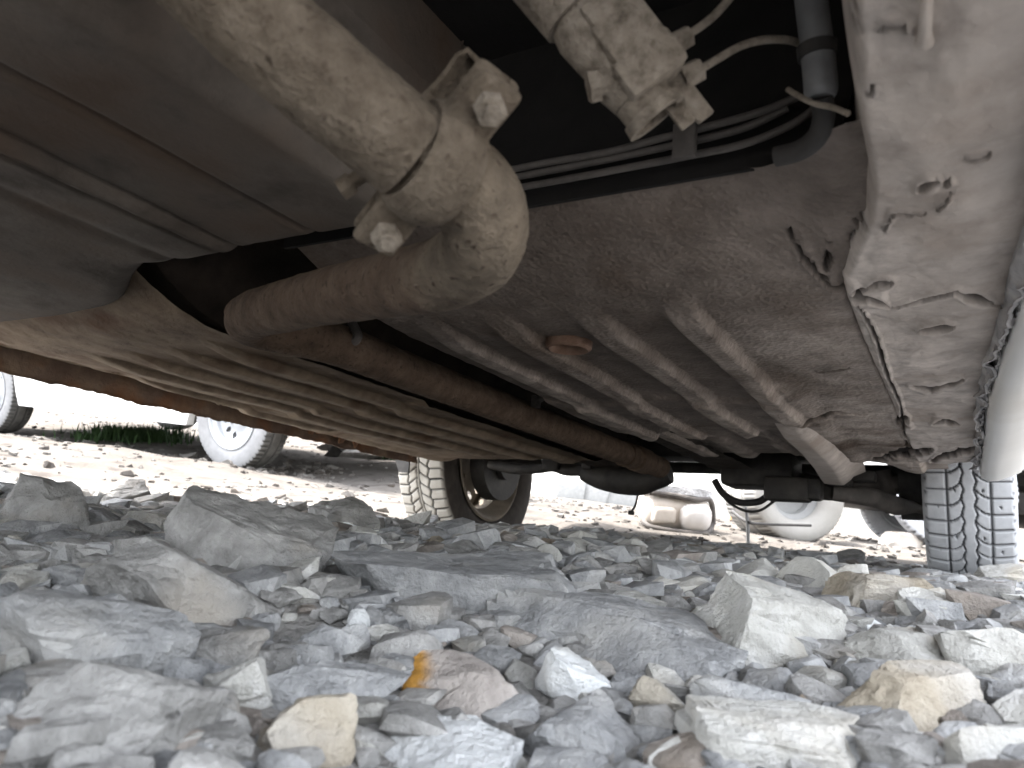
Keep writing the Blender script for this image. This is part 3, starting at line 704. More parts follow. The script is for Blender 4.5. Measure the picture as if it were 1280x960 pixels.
# tunnel
A, B = np.meshgrid(np.linspace(.455, 2.05, 220), np.linspace(-.88, -.45, 100), indexing='ij')
s = (B+.665)/.115; C = .232+.125*np.clip(1-np.abs(s)**3.2, 0, 1)+.002*fbm(A*30, B*40, 2, 3)+.16*np.clip((.64-A)/.24, 0, 1)**2
lob('tunnel', np.stack([A, B, C], -1).reshape(-1, 3), grid_faces(*A.shape), M['tunnel'])
# left floor pan
A, B = np.meshgrid(np.arange(.36, 1.86, .005), np.arange(-1.336, -.764, .0036), indexing='ij')
RL = [(-1.105, .62, 1.5), (-1.02, .62, 1.6), (-.925, .62, 1.66), (-.84, .62, 1.7), (-1.20, .75, 1.25)]
ribs = ribf(A, B, RL)
C = .225+.024*sst(-1.17, -1.31, B)-.011*ribs+.14*np.clip((.60-A)/.24, 0, 1)**2
C = C-.007*sst(1.022, 1.040, A+.02*np.sin(B*30))+.10*np.clip((A-1.66)/.22, 0, 2)**2
C = C-.016*np.exp(-((B+1.245-.03*sst(1.2, 1.7, A))/.020)**2)*sst(1.10, 1.22, A)        # jacking rail along the front half
CL = [(np.array([pc(u, v, .238)[:2] for u, v in P]), w) for P, w in
      [([(230, 497), (262, 503), (310, 517), (352, 530)], 2.4), ([(322, 521), (352, 527), (392, 530)], 5), ([(345, 524), (372, 536)], 4),
       ([(395, 541), (432, 549)], 4), ([(430, 553), (462, 560), (492, 566)], 5), ([(100, 474), (150, 484)], 1.6), ([(175, 483), (200, 488)], 1.6), ([(122, 455), (152, 458)], 4), ([(432, 514), (446, 518)], 2.5)]]
g, lip = crackf(A, B, CL)
C = C+.022*g-.003*lip+.0010*fbm(A*45, B*60, 9, 4)+.0016*fbm(A*6, B*9, 2, 3)
wear = np.clip(ribs*.45+.7*sst(-1.14, -1.27, B+.03*fbm(A*8, B*9, 7, 3))*sst(.6, 1.0, A)*(.7+.5*fbm(A*14, B*30, 3, 3)), 0, 1)  # pale ribs, paler toward the outer edge and front
floor_l = lob('floor_panel', np.stack([A, B, C], -1).reshape(-1, 3), grid_faces(*A.shape), M['floor_l'], attrs={'wear': wear.ravel(), 'crack': g.ravel()})
floor_l['label'] = 'rust-brown floor pan with holes rotted along its edge'
# flaking rust rags at the torn left edge
for k in range(22):
    mb = MB(); a_ = random.uniform(1.25, 1.72); b_ = -1.30+random.uniform(-.02, .03); s_ = random.uniform(.008, .026)
    mb.add([(a_, b_, .236), (a_+s_*1.6, b_+random.uniform(-.01, .01), .237), (a_+s_, b_-s_*.4, .236-s_*random.uniform(.5, 1.0)), (a_+s_*.3, b_-s_*.2, .234-s_*random.uniform(.3, .8))], [[0, 1, 2, 3]])
    o = mb.build('rust_flake', M['rust'], floor_l, local=True); md = o.modifiers.new('solid', 'SOLIDIFY'); md.thickness = .0015
# heel board, seat pan, toe board, engine bay walls: inner shell, recess shade put into its black
def sheet(name, pts, m, thick=.004, parent=None):
    o = lob(name, np.array(pts), [list(range(len(pts)))], m, False, parent=parent); md = o.modifiers.new('solid', 'SOLIDIFY'); md.thickness = thick; md.offset = 0; return o
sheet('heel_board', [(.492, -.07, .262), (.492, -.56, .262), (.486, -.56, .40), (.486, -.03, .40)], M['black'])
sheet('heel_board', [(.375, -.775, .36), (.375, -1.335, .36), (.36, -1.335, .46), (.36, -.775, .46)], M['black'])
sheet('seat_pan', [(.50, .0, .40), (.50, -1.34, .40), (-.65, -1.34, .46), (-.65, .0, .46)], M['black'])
sheet('toe_board', [(1.84, -.06, .30), (1.84, -1.30, .30), (1.98, -1.30, .62), (1.98, -.06, .62)], M['black'])  # also blocks light and view past the floor's front end
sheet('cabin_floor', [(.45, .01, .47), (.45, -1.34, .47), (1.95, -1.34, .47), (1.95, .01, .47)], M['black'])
# fuel tank
A, B = np.meshgrid(np.linspace(-.45, .56, 230), np.linspace(-1.14, -.345, 260), indexing='ij')
af = .452+.060*sst(-.70, -.86, B)-.006*np.exp(-((B+.565)/.012)**2)-.008*np.exp(-((B+.690)/.022)**2)
Aw = np.minimum(A, af)
C = .237-.010*sst(-.66, -.95, B)+.003*sst(-.56, -.54, B)
for bc, dp, w in ((-.462, .0055, .0045), (-.543, .007, .0038), (-.556, -.004, .004), (-.566, .0065, .0038), (-.635, .003, .012)):
    bb = bc-.06*(np.minimum(A, af)-.2)*(1 if bc < -.5 else .4)
    C = C+dp*np.exp(-((B-bb)/w)**2)
fr = np.clip((A-(af-.03))/.03, 0, 1); C = C+.014*fr**3; over = np.clip(A-af, 0, 1)
C = np.where(A > af, C+.13*np.clip(over/.03, 0, 1), C); A2 = np.where(A > af, af+.006*np.clip(over/.03, 0, 1), A)
rt = np.clip((B+.385)/.04, 0, 1); C = C+.10*rt**2.5
C = C+.0018*fbm(A*7, B*9, 2, 3)
tank = lob('fuel_tank', np.stack([A2, B, C], -1).reshape(-1, 3), grid_faces(*A.shape), M['tank']); tank['label'] = 'dark ribbed steel fuel tank'
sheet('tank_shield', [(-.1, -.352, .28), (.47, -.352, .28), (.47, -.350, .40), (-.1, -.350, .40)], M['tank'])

# ------------------------------------------------------------------ exhaust
def lump(amp, sc, seed):
    def f(t, th, p):
        q = p+Vector((math.cos(th)*.011, math.sin(th)*.022, math.cos(th+1.2)*.018))
        return 1+amp*mnoise.noise(q*sc+Vector((seed, 0, 0)))+.020*mnoise.noise(q*210)+.040*max(0, mnoise.noise(q*95)-.12)+.013*mnoise.noise(q*420)-.16*max(0, mnoise.noise(q*190+Vector((9, 0, 0)))-.42)
    return f
ex = empty('exhaust'); ex.parent = car; ex.matrix_basis = Matrix.Identity(4)
up1 = [pt(120, -190, .335), pt(215, -75, .330), pt(300, 10, .332), pt(380, 80, .340), pt(450, 138, .350), pt(515, 192, .362)]
mb = MB(); mb.tube(up1, [.0222, .0222, .0224, .0226, .0228, .0226], 150, smooth=46, fn=lump(.03, 60, 1.0)); mb.build('tail_pipe', M['pipe_d'], ex, local=True, angle=80)
lowp = [pt(508, 186, .362), pt(548, 208, .372), pt(584, 232, .382), pt(603, 262, .392), pt(605, 296, .410), pt(588, 325, .443), pt(545, 345, .490), pt(480, 357, .555), pt(410, 370, .640), pt(350, 383, .735), pt(318, 393, .815)]
lowp2 = [pt(352, 384, .732), pt(324, 391, .800), pt(311, 398, .850), pt(325, 408, .893), (.69, -.665, .226)]+[(a_, -.665, .226) for a_ in (.78, .95, 1.2, 1.5, 1.70, 1.85)]
allp = lowp[:9]+lowp2[0:1]+lowp2[1:]; allr = [.0214, .0216, .0220, .0222, .0222, .0222, .0224, .0226, .0230, .0238]+[.0246, .0250, .0254, .0254]+[.0252]*6
mb = MB(); mb.tube(allp, allr, 120, smooth=30, fn=lump(.035, 70, 4.0))
bp_ = mb.build('front_pipe', M['pipe_r'], ex, local=True, angle=80)
ring = (np.arange(len(mb.v))//120)/30.0; co_ = np.array(mb.v)
wv = np.clip(1-sst(4.6, 7.2, ring+.8*fbm(co_[:, 0]*40, co_[:, 1]*40, co_[:, 2]*40, 3)), 0, 1)
at_ = bp_.data.attributes.new('wear', 'FLOAT', 'POINT'); at_.data.foreach_set('value', wv.astype(np.float32))
mb = MB(); mb.lathe([(-.006, .0250), (-.006, .0285), (.006, .0285), (.006, .0250)], (1.62, -.665, .226), (1, 0, 0), 32, True); mb.lathe([(-.04, .0250), (-.035, .030), (.035, .030), (.04, .0250)], (1.71, -.665, .226), (1, 0, 0), 32, True)
mb.build('joint_sleeve', M['pipe_r'], ex, local=True)
mb = MB(); mb.tube([(1.14, -.628, .25), (1.14, -.61, .262), (1.14, -.60, .29)], .006, 10, smooth=6); mb.box((1.14, -.634, .246), (.02, .012, .02), bev=.003); mb.build('hanger', M['mid_metal'], ex, local=True)
mb = MB(); mb.tube([pt(433, 420, .95), pt(440, 428, .95), pt(447, 420, .95), pt(440, 404, .96)], .006, 10, smooth=6); mb.build('hanger', M['mid_metal'], ex, local=True)
# two-bolt clamp over the joint
ctr = Vector(pt(541, 205, .369)); ax = (Vector(pt(590, 236, .383))-Vector(pt(505, 182, .360))).normalized()
def cdir(x, up, fw):
    wv_ = np.array([x, fw*CP-up*SP, fw*SP+up*CP]); return Vector((wv_@BD, wv_@BR, wv_@BN))
_x = np.array(BD)*ax[0]+np.array(BR)*ax[1]+np.array(BN)*ax[2]; _ac = (_x[0], -_x[1]*SP+_x[2]*CP, _x[1]*CP+_x[2]*SP)   # the axis in camera axes
e1 = cdir(.72, .69, -(.72*_ac[0]+.69*_ac[1])/_ac[2]); e1 = (e1-ax*e1.dot(ax)).normalized(); e2 = ax.cross(e1)
RM = Matrix((e1, ax, e2)).transposed()
clamp = empty('clamp'); clamp.parent = ex; clamp.matrix_basis = Matrix.Identity(4)
mb = MB(); mb.lathe([(-.013, .0222), (-.014, .0250), (-.009, .0285), (0, .0297), (.009, .0285), (.014, .0250), (.013, .0222)], ctr, ax, 48, True)
mb.build('band', M['pipe_d'], clamp, local=True)
for sg in (1, -1):
    mb = MB(); cc_ = ctr+e1*sg*.036
    for q in (-1, 1): mb.box(tuple(cc_+ax*q*.0005+e2*q*.005), (.032, .024, .0075), RM, .0034)
    mb.box(tuple(ctr+e1*sg*.025), (.018, .024, .019), RM, .005); mb.build('clamp_ear', M['pipe_d'], clamp, local=True)
    side = -1 if e2.dot(Vector(ctr)) > 0 else 1
    mb = MB(); b0 = ctr+e1*sg*.040; mb.cyl(tuple(b0-e2*.017), tuple(b0+e2*.019), .0040, .0040, 12)
    mb.cyl(tuple(b0-e2*.008), tuple(b0-e2*.0145), .0078, .0074, 6); mb.cyl(tuple(b0+e2*.008), tuple(b0+e2*.0145), .0078, .0074, 6); mb.build('bolt', M['cast'], clamp, local=True)
# a second stud beside the lower ear and a curled hanger hook behind the upper one
mb = MB(); mb.cyl(pt(425, 238, .372), pt(462, 212, .372), .0038, .0038, 10); mb.cyl(pt(425, 238, .372), pt(440, 228, .372), .0055, .0055, 6); mb.build('bolt', M['pipe_d'], clamp, local=True)
def strap(name, pts, w, th, m, parent):
    P = [Vector(p) for p in pts]; V = []; F = []
    for i, p in enumerate(P):
        z = (P[min(i+1, len(P)-1)]-P[max(i-1, 0)]).normalized(); wd_ = cdir(.35, -.1, .93).normalized(); n_ = z.cross(wd_).normalized()
        for sx, sy in ((-1, -1), (1, -1), (1, 1), (-1, 1)): V.append(p+wd_*sx*w/2+n_*sy*th/2)
    for i in range(len(P)-1):
        for k in range(4): F.append([i*4+k, i*4+(k+1) % 4, i*4+4+(k+1) % 4, i*4+4+k])
    F.append([0, 1, 2, 3]); F.append([len(P)*4-4+k for k in (3, 2, 1, 0)])
    mb = MB(); mb.add(V, F); return mb.build(name, m, parent, local=True)
hk = [pt(535, 132, .392), pt(552, 115, .392), pt(568, 96, .392), pt(580, 78, .392), pt(592, 72, .392), pt(604, 84, .392), pt(608, 100, .392), pt(600, 117, .392), pt(590, 122, .392)]
strap('hanger_hook', hk, .016, .0026, M['pipe_d'], ex)
mb = MB(); mb.cyl(pt(583, 100, .392), pt(596, 124, .388), .004, .004, 10); mb.build('hanger_pin', M['pipe_d'], ex, local=True)

# ------------------------------------------------------------------ brake valve, lines, filler tube
vb = empty('brake_valve'); vb.parent = car; vb.matrix_basis = Matrix.Identity(4)
def ptV(u, v, t=.40): return Vector(pt(u, v, t))
vax = (ptV(812, 135)-ptV(712, 5)).normalized()
vx = (ptV(800, 20)-ptV(760, 60)); vx = (vx-vax*vx.dot(vax)).normalized(); vy = vax.cross(vx); VR = Matrix((vx, vax, vy)).transposed()
mb = MB(); mb.cyl(ptV(680, -35), ptV(722, 18), .0205, .0195, 24); mb.cyl(ptV(722, 18), ptV(736, 36), .0165, .0185, 24); mb.cyl(ptV(736, 36), ptV(786, 100), .0185, .0160, 24)
mb.cyl(ptV(786, 100), ptV(800, 120), .0175, .0150, 20); mb.cyl(ptV(800, 120), ptV(815, 140), .0148, .0142, 20); mb.build('valve_body', M['cast'], vb, local=True)
mb = MB(); mb.box(ptV(782, 50, .392), (.030, .024, .026), VR, .003); mb.box(ptV(808, 88, .392), (.034, .020, .026), VR, .003); mb.box(ptV(758, 15, .392), (.028, .014, .026), VR, .003); mb.build('valve_block', M['cast'], vb, local=True)
mb = MB(); mb.lathe([(-.003, .0125), (-.003, .0160), (.003, .0168), (.003, .0125)], ptV(817, 143), vax, 28, True); mb.build('end_ring', M['cast'], vb, local=True)
mb = MB(); mb.cyl(ptV(738, 108, .395), ptV(775, 100, .395), .0062, .0068, 12); mb.cyl(ptV(735, 109, .395), ptV(748, 106, .395), .0085, .0085, 6); mb.build('valve_lug', M['cast'], vb, local=True)
mb = MB(); mb.box(ptV(846, 100, .405), (.010, .050, .004), VR, .001); mb.box(ptV(852, 140, .405), (.012, .016, .003), VR, .001); mb.build('bracket', M['cast'], vb, local=True)
mb = MB(); mb.cyl(ptV(852, 98, .405), ptV(876, 86, .405), .0066, .0060, 6); mb.cyl(ptV(838, 58, .405), ptV(862, 44, .405), .0060, .0055, 6); mb.build('union_nut', M['cast'], vb, local=True)
for P in ([(870, 90, .405), (895, 75, .408), (925, 58, .412), (955, 50, .418), (985, 50, .428), (1003, 56, .44)], [(856, 46, .405), (880, 30, .405), (900, 12, .405), (930, -25, .405)]):
    mb = MB(); mb.tube([pt(*q) for q in P], .0021, 10, smooth=8); mb.build('brake_line', M['cast'], car, local=True)
for P, a_ in (([(590, 222), (680, 204), (760, 190), (830, 172), (890, 157), (950, 140), (1000, 120)], .474), ([(600, 230), (700, 211), (780, 195), (860, 178), (930, 160), (985, 135)], .478), ([(620, 240), (740, 218), (860, 195), (930, 180), (985, 158), (1015, 138), (1028, 124)], .476)):
    mb = MB(); mb.tube([pa(u, v, a_) for u, v in P], .0026, 10, smooth=10); mb.build('brake_line', M['mid_metal'], car, local=True)
mb = MB(); mb.box(pa(856, 176, .470), (.006, .016, .026), None, .001); mb.build('pipe_clip', M['mid_metal'], car, local=True)
tb = empty('filler_tube'); tb.parent = car; tb.matrix_basis = Matrix.Identity(4)
mb = MB(); mb.tube([pt(1008, -60, .43), pt(1014, 0, .428), pt(1019, 40, .426), pt(1024, 85, .424), pt(1026, 112, .424), pt(1026, 122, .424)], [.0086, .0086, .0087, .0088, .0088, .0070], 24, smooth=8); mb.build('tube', M['zinc'], tb, local=True)
tx_ = (Vector(pt(1026, 112, .424))-Vector(pt(1014, 0, .428))).normalized()
mb = MB(); mb.lathe([(-.0035, .0086), (-.0035, .0102), (.0035, .0102), (.0035, .0086)], pt(1021, 64, .425), tx_, 28, True); mb.box(pt(1039, 54, .424), (.004, .006, .006), None, .001); mb.build('tube_band', M['rubber'], tb, local=True)
mb = MB(); mb.tube([pt(1026, 120, .424), pt(1030, 145, .43), pt(1022, 170, .44), pt(1000, 188, .455), pt(970, 196, .465)], .006, 14, smooth=8); mb.build('hose', M['rubber'], tb, local=True)
mb = MB(); mb.tube([pt(985, 112, .43), pt(1002, 122, .42), pt(1020, 130, .415), pt(1040, 134, .41), pt(1060, 142, .40)], .0016, 8, smooth=6); mb.build('wire_clip', M['cast'], car, local=True)
mb = MB(); mb.tube([pt(1160, -25, .300), pt(1158, 15, .310), pt(1156, 40, .322), pt(1155, 52, .330)], [.0022, .0024, .0028, .0040], 12, smooth=6); mb.build('sealant_drip', M['sill'], car, local=True)
# rubber plug in the right floor
pl_ = pc(711, 431, .222); mb = MB(); mb.lathe([(.002, .001), (.002, .014), (-.003, .018), (-.006, .0215), (-.004, .025), (.004, .026)], (pl_[0], pl_[1], pl_[2]), (0, 0, 1), 32); mb.build('drain_plug', M['plug'], car, local=True)
# box rail under the front right floor
rows = [(1.19, -.262, -.214, .2235), (1.215, -.260, -.212, .214), (1.27, -.259, -.210, .204), (1.42, -.258, -.207, .199), (1.60, -.268, -.212, .197), (1.76, -.283, -.224, .197), (1.88, -.293, -.234, .198), (1.90, -.294, -.235, .215)]
V = []; F = []
for a_, bl, br, cb in rows:
    for b_, c_ in ((bl-.004, .262), (bl, cb+.010), (bl+.004, cb+.002), (br-.020, cb), (br-.014, cb+.001), (br-.002, cb+.010), (br+.006, cb+.020), (br+.030, .232)): V.append((a_, b_, c_))
for i in range(len(rows)-1):
    for k in range(7): F.append([i*8+k, i*8+k+1, i*8+9+k, i*8+8+k])
F.append([(len(rows)-1)*8+k for k in range(8)])
lob('box_rail', V, F, M['sill'], True, 30, attrs={'wear': [0, 0, 0, .05, .4, .55, .35, .1]*len(rows), 'crack': [0]*(8*len(rows))})  # paler along the right-hand bevel
# front suspension and drivetrain hanging behind the floor
mb = MB(); mb.box((1.98, -.72, .30), (.10, .95, .075), None, .015); mb.build('crossmember', M['dark_metal'], car, local=True)
mb = MB(); mb.tube([pa(728, 592, 1.92), pa(760, 598, 1.92), pa(800, 600, 1.92), pa(838, 592, 1.92)], [.018, .036, .040, .026], 28, smooth=8, fn=lump(.12, 28, 5)); mb.build('sump', M['dark_metal'], car, local=True)
p0, p1 = pa(905, 600, 1.95), pa(1000, 612, 1.95)
mb = MB(); mb.box(((p0[0]), (p0[1]+p1[1])/2, .235), (.12, abs(p1[1]-p0[1])*.95, .085), None, .012); mb.box(pa(985, 612, 1.9), (.06, .10, .055), None, .008); mb.box(pa(1018, 612, 1.9), (.05, .035, .05), None, .008); mb.build('gearbox_mount', M['dark_metal'], car, local=True)
mb = MB(); mb.tube([pa(612, 580, 1.95), pa(650, 586, 1.95), pa(690, 584, 1.94), pa(715, 588, 1.93), pa(745, 584, 1.93)], [.014, .017, .013, .018, .014], 12, smooth=6, fn=lump(.25, 30, 2)); mb.box(pa(735, 580, 1.9), (.03, .03, .03), None, .006); mb.box(pa(690, 580, 1.92), (.03, .05, .035), None, .006); mb.build('stabiliser_bar', M['dark_metal'], car, local=True)
mb = MB(); mb.tube([pa(1000, 606, 1.98), pa(1045, 612, 2.0), pa(1080, 604, 2.02), pa(1112, 606, 2.04), pa(1150, 603, 2.06), pa(1180, 604, 2.08)], [.030, .026, .020, .024, .020, .022], 16, smooth=6); mb.cyl(pa(1100, 590, 2.03), pa(1116, 640, 2.03), .024, .016, 14); mb.build('lower_arm', M['mid_metal'], car, local=True)
mb = MB(); mb.tube([pa(1040, 616, 1.94), pa(1090, 622, 1.97), pa(1120, 632, 2.0), pa(1145, 634, 2.05), pa(1178, 636, 2.1)], [.018, .022, .022, .013, .024], 16, smooth=6); mb.build('tie_rod', M['mid_metal'], car, local=True)
mb = MB(); mb.box(pa(1050, 600, 1.93), (.06, .05, .03), None, .006); mb.box(pa(1080, 596, 1.93), (.05, .05, .024), None, .006); mb.build('arm_bracket', M['dark_metal'], car, local=True)
mb = MB(); mb.tube([pa(893, 600, 1.93), pa(905, 618, 1.93), pa(925, 628, 1.93), pa(948, 627, 1.93), pa(962, 618, 1.93)], .0085, 12, smooth=8); mb.build('brake_hose', M['rubber'], car, local=True)
mb = MB(); mb.tube([pa(897, 605, 1.94), pa(908, 625, 1.94), pa(930, 638, 1.94), pa(950, 638, 1.94), pa(968, 626, 1.94)], .0034, 10, smooth=8); mb.build('cable', M['rubber'], car, local=True)
cb_ = MB(); cb_.tube([pa(798, 604, 1.93), pa(797, 620, 1.93), pa(794, 632, 1.93), pa(789, 640, 1.93)], .0032, 8, smooth=6); co = cb_.build('cable', M['rubber'], car, local=True)
mb = MB(); mb.box(pa(789, 641, 1.93), (.012, .014, .011), None, .002); mb.build('plug', M['rubber'], co, local=True)
mb = MB(); mb.cyl((2.12, -.14, .26), (2.12, -1.28, .26), .016, .016, 14); mb.build('drive_shaft', M['dark_metal'], car, local=True)
sheet('front_light_block', [(2.0, -.26, .36), (2.0, -1.10, .36), (2.75, -1.10, .46), (2.75, -.26, .46)], M['black'])  # black sheet added to block light and view above the front end
# wheels: hub frames stand upright on the ground
def hub(world_contact, R=.29, yaw=0.0, lean=0.0):
    z = Vector((0, 0, 1)); hd = math.radians(30)+yaw
    f = Vector((math.sin(hd), math.cos(hd), 0)); x = Vector((math.cos(hd), -math.sin(hd), 0)); x = (x+z*lean).normalized(); z2 = x.cross(f)
    Mw = Matrix((x, f, z2)).transposed().to_4x4(); Mw.translation = Vector(world_contact)+z2*R
    return CARM.inverted() @ Mw
gR = Vector((1.068, 1.868, 0)); gR.z = Gs(gR.x, gR.y)-.004
wR = wheel(car, hub(gR, lean=-.035), M['tyre'], M['rim'], 'rib', 1, na=620, ns=72); wR['label'] = 'grey studded front wheel seen tread on'
gL = Vector((-.135, 2.575, 0)); gL.z = Gs(gL.x, gL.y)-.004
wL = wheel(car, hub(gL, lean=.0), M['tyre_p'], M['rim'], 'vee', -1, na=620, ns=72, side_tint=1); wL['label'] = 'front wheel with pale arrow tread and dark inner face'
Mb = (CARM.inverted() @ Vector((0, 0, 0)))
wB = wheel(car, Matrix.Translation(L((-.33, -1.40, .19))), M['tyre_p'], M['rim'], 'vee', -1, na=200, ns=40)
for (bb, sg) in ((-1.28, -1), (-.15, 1)):
    mb = MB(); mb.cyl((2.12, bb, .26), (2.12, bb+sg*.05, .26), .115, .115, 32); mb.cyl((2.12, bb-sg*.02, .26), (2.12, bb+sg*.07, .26), .05, .05, 20); mb.tube([(2.12, bb, .26), (2.10, bb-sg*.03, .45), (2.08, bb-sg*.04, .75)], .028, 14); mb.build('brake_hub', M['dark_metal'], car, local=True)
# rear axle beam, silencer, boot floor, drum: unseen, added to block rear light
mb = MB(); mb.tube([(-.33, -1.30, .22), (-.28, -1.1, .24), (-.26, -.7, .25), (-.28, -.3, .24), (-.33, -.10, .22)], .035, 16, smooth=6); mb.build('axle_beam', M['black'], car, local=True)
mb = MB(); mb.tube([pt(120, -190, .335), (-.05, -.36, .24), (-.30, -.42, .33), (-.52, -.45, .26), (-.60, -.45, .25)], .022, 20, smooth=8); mb.tube([(-.60, -.45, .25), (-.62, -.45, .25), (-1.0, -.47, .25), (-1.02, -.47, .25)], [.03, .085, .085, .03], 28); mb.build('silencer', M['pipe_d'], ex, local=True)
sheet('boot_floor', [(-.60, .0, .42), (-.60, -1.34, .42), (-1.12, -1.34, .34), (-1.12, .0, .34)], M['black'])
mb = MB(); mb.cyl((-.33, -.10, .24), (-.33, -.04, .24), .105, .11, 32); mb.cyl((-.33, -.04, .24), (-.33, -.01, .24), .04, .035, 20); mb.build('brake_drum', M['mid_metal'], car, local=True)
# mud flap behind the left front wheel
mf = [pa(492, 566, 1.83), pa(513, 566, 1.83), pa(511, 591, 1.83), pa(499, 590, 1.83)]
sheet('mud_flap', mf, M['rubber'], .006)
car_body(car, M['paint'], M['glass'], M['black'], front_low=.42, rear_low=.27, sill=.26, half=.790)
# ------------------------------------------------------------------ background
def frame_at(p, heading, tilt=True):
    n_ = gnormal(p.x, p.y, .9) if tilt else Vector((0, 0, 1))
    f = Vector((math.sin(heading), math.cos(heading), 0)); f = (f-n_*f.dot(n_)).normalized(); x = f.cross(n_)
    Mx = Matrix((x, f, n_)).transposed().to_4x4(); Mx.translation = p; return Mx
# the white car parked beyond the gravel: wheels at two picture points on the ground
w1, w2 = PW1, PW2
yv = (w2-w1).normalized(); xv = Vector((0, 0, 1)).cross(yv); xv = -xv if xv.y < 0 else xv
xv = Vector((xv.x, xv.y, 0)).normalized(); xv.z = .10; xv = (xv-yv*xv.dot(yv)).normalized()   # away from us, up the bank
zv = xv.cross(yv); 
if zv.z < 0: zv = -zv
# local x right, y forward, z up must be right handed: y = z cross x
yy = zv.cross(xv)
Mw = Matrix((xv, yy, zv)).transposed().to_4x4()
Mw.translation = (w1+w2)/2+xv*.70
pcar = empty('parked_car', Mw); tag(pcar, 'white car with steel wheels parked on bare ground beyond the gravel crest', 'car')
car_body(pcar, M['paint'], M['glass'], M['black'], sill=.215, half=.80)
for sx in (-1, 1):
    for sy in (-1, 1):
        wheel(pcar, Matrix.Translation((sx*.70, sy*1.22, .29)), M['tyre_w'], M['rim_w'], 'x', sx, na=240, ns=30, side_tint=2)
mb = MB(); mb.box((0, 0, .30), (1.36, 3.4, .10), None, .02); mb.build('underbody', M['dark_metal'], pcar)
# lower the ground to meet the car where needed is done by the terrain itself; grass tuft beneath
M['grass'] = mat('shaded_grass', [(.3, (.012, .03, .008)), (.7, (.035, .07, .02))], 20, bump=0)  # green darkened: shade under the car is put into the colour
def tuft(name, c, rx, ry, n, h, label, seed):
    r_ = random.Random(seed); V = []; F = []
    for k in range(n):
        x = r_.gauss(0, rx*.5); y = r_.gauss(0, ry*.5); hh = h*r_.uniform(.4, 1.1); an = r_.uniform(0, 6.28); ln = r_.uniform(.1, .6)*hh; w_ = r_.uniform(.004, .009)
        bx, by = c.x+x, c.y+y; bz = Gs(bx, by)-.01; dx, dy = math.cos(an), math.sin(an); i = len(V)
        V += [(bx-dy*w_, by+dx*w_, bz), (bx+dy*w_, by-dx*w_, bz), (bx+dx*ln*.4+dy*w_*.7, by+dy*ln*.4-dx*w_*.7, bz+hh*.6), (bx+dx*ln*.4-dy*w_*.7, by+dy*ln*.4+dx*w_*.7, bz+hh*.6), (bx+dx*ln, by+dy*ln, bz+hh)]
        F += [[i, i+1, i+2, i+3], [i+3, i+2, i+4]]
    o = fmesh(name, V, F, M['grass'], None, False); return tag(o, label, 'grass', kind='stuff')
mid = (w1+w2)/2+xv*.75+yv*.80
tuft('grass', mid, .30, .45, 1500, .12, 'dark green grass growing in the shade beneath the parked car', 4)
gp = hit(487, 577); tuft('grass', gp+Vector((0, .3, 0)), .12, .12, 200, .16, 'small bright green weed beside the black mud flap', 5)
M['soil_p'] = rockmat('pale_soil_pebble', [(.28, (.10, .094, .086)), (.72, (.16, .15, .14))], ((.12, .11, .10), 12, .5, .7))
M['soil_b'] = rockmat('brown_soil_pebble', [(.28, (.055, .05, .045)), (.72, (.10, .09, .082))], ((.05, .04, .032), 12, .5, .7))
# dry litter and pebbles on the bare ground
r = np.random.default_rng(91); P_ = []; S_ = []
for k in range(2600):
    y = r.uniform(2.5, 9.5); x = r.uniform(-.75, .62)*y
    P_.append((x, y, Gs(x, y))); S_.append(float(np.clip(np.exp(r.normal(math.log(.010), .5)), .004, .032)))
for k in range(700):
    x = r.uniform(-3.2, -1.0); y = 4.25-.25*x+r.normal()*.28-.2; P_.append((x, y, Gs(x, y))); S_.append(float(np.clip(np.exp(r.normal(math.log(.016), .5)), .006, .05)))
for mk, Vv, Ff in scatter('pebbles', P_, S_, ['soil_p', 'soil_b'], 1, 6, 71, lift=(-.1, .2)):
    o = fmesh('pebbles', Vv, Ff, M[mk], angle=30)
    tag(o, ('pale' if mk == 'soil_p' else 'brownish')+' pebbles scattered over the bare dusty ground', 'pebbles', kind='stuff')
# dark rubble pieces at the foot of the bank
for k, (u, v, s_, lab) in enumerate([(425, 572, .10, 'dark ragged chunk of rubble lying beyond the sill'), (452, 576, .13, 'speckled grey rubble lump next to the green weed'), (405, 566, .07, 'small black rubble lump beside the parked car tyre')]):
    p = hit(u, v); V, F = rock_shape(3, 300+k, (s_*1.5, s_, s_*.55), 10, .12, .1)
    o = fmesh('rubble', V, F, M['dark_metal'] if k != 1 else M['r_grey'], angle=30); o.location = (p.x, p.y+.2, Gs(p.x, p.y+.2)+s_*.3); tag(o, lab, 'rubble')
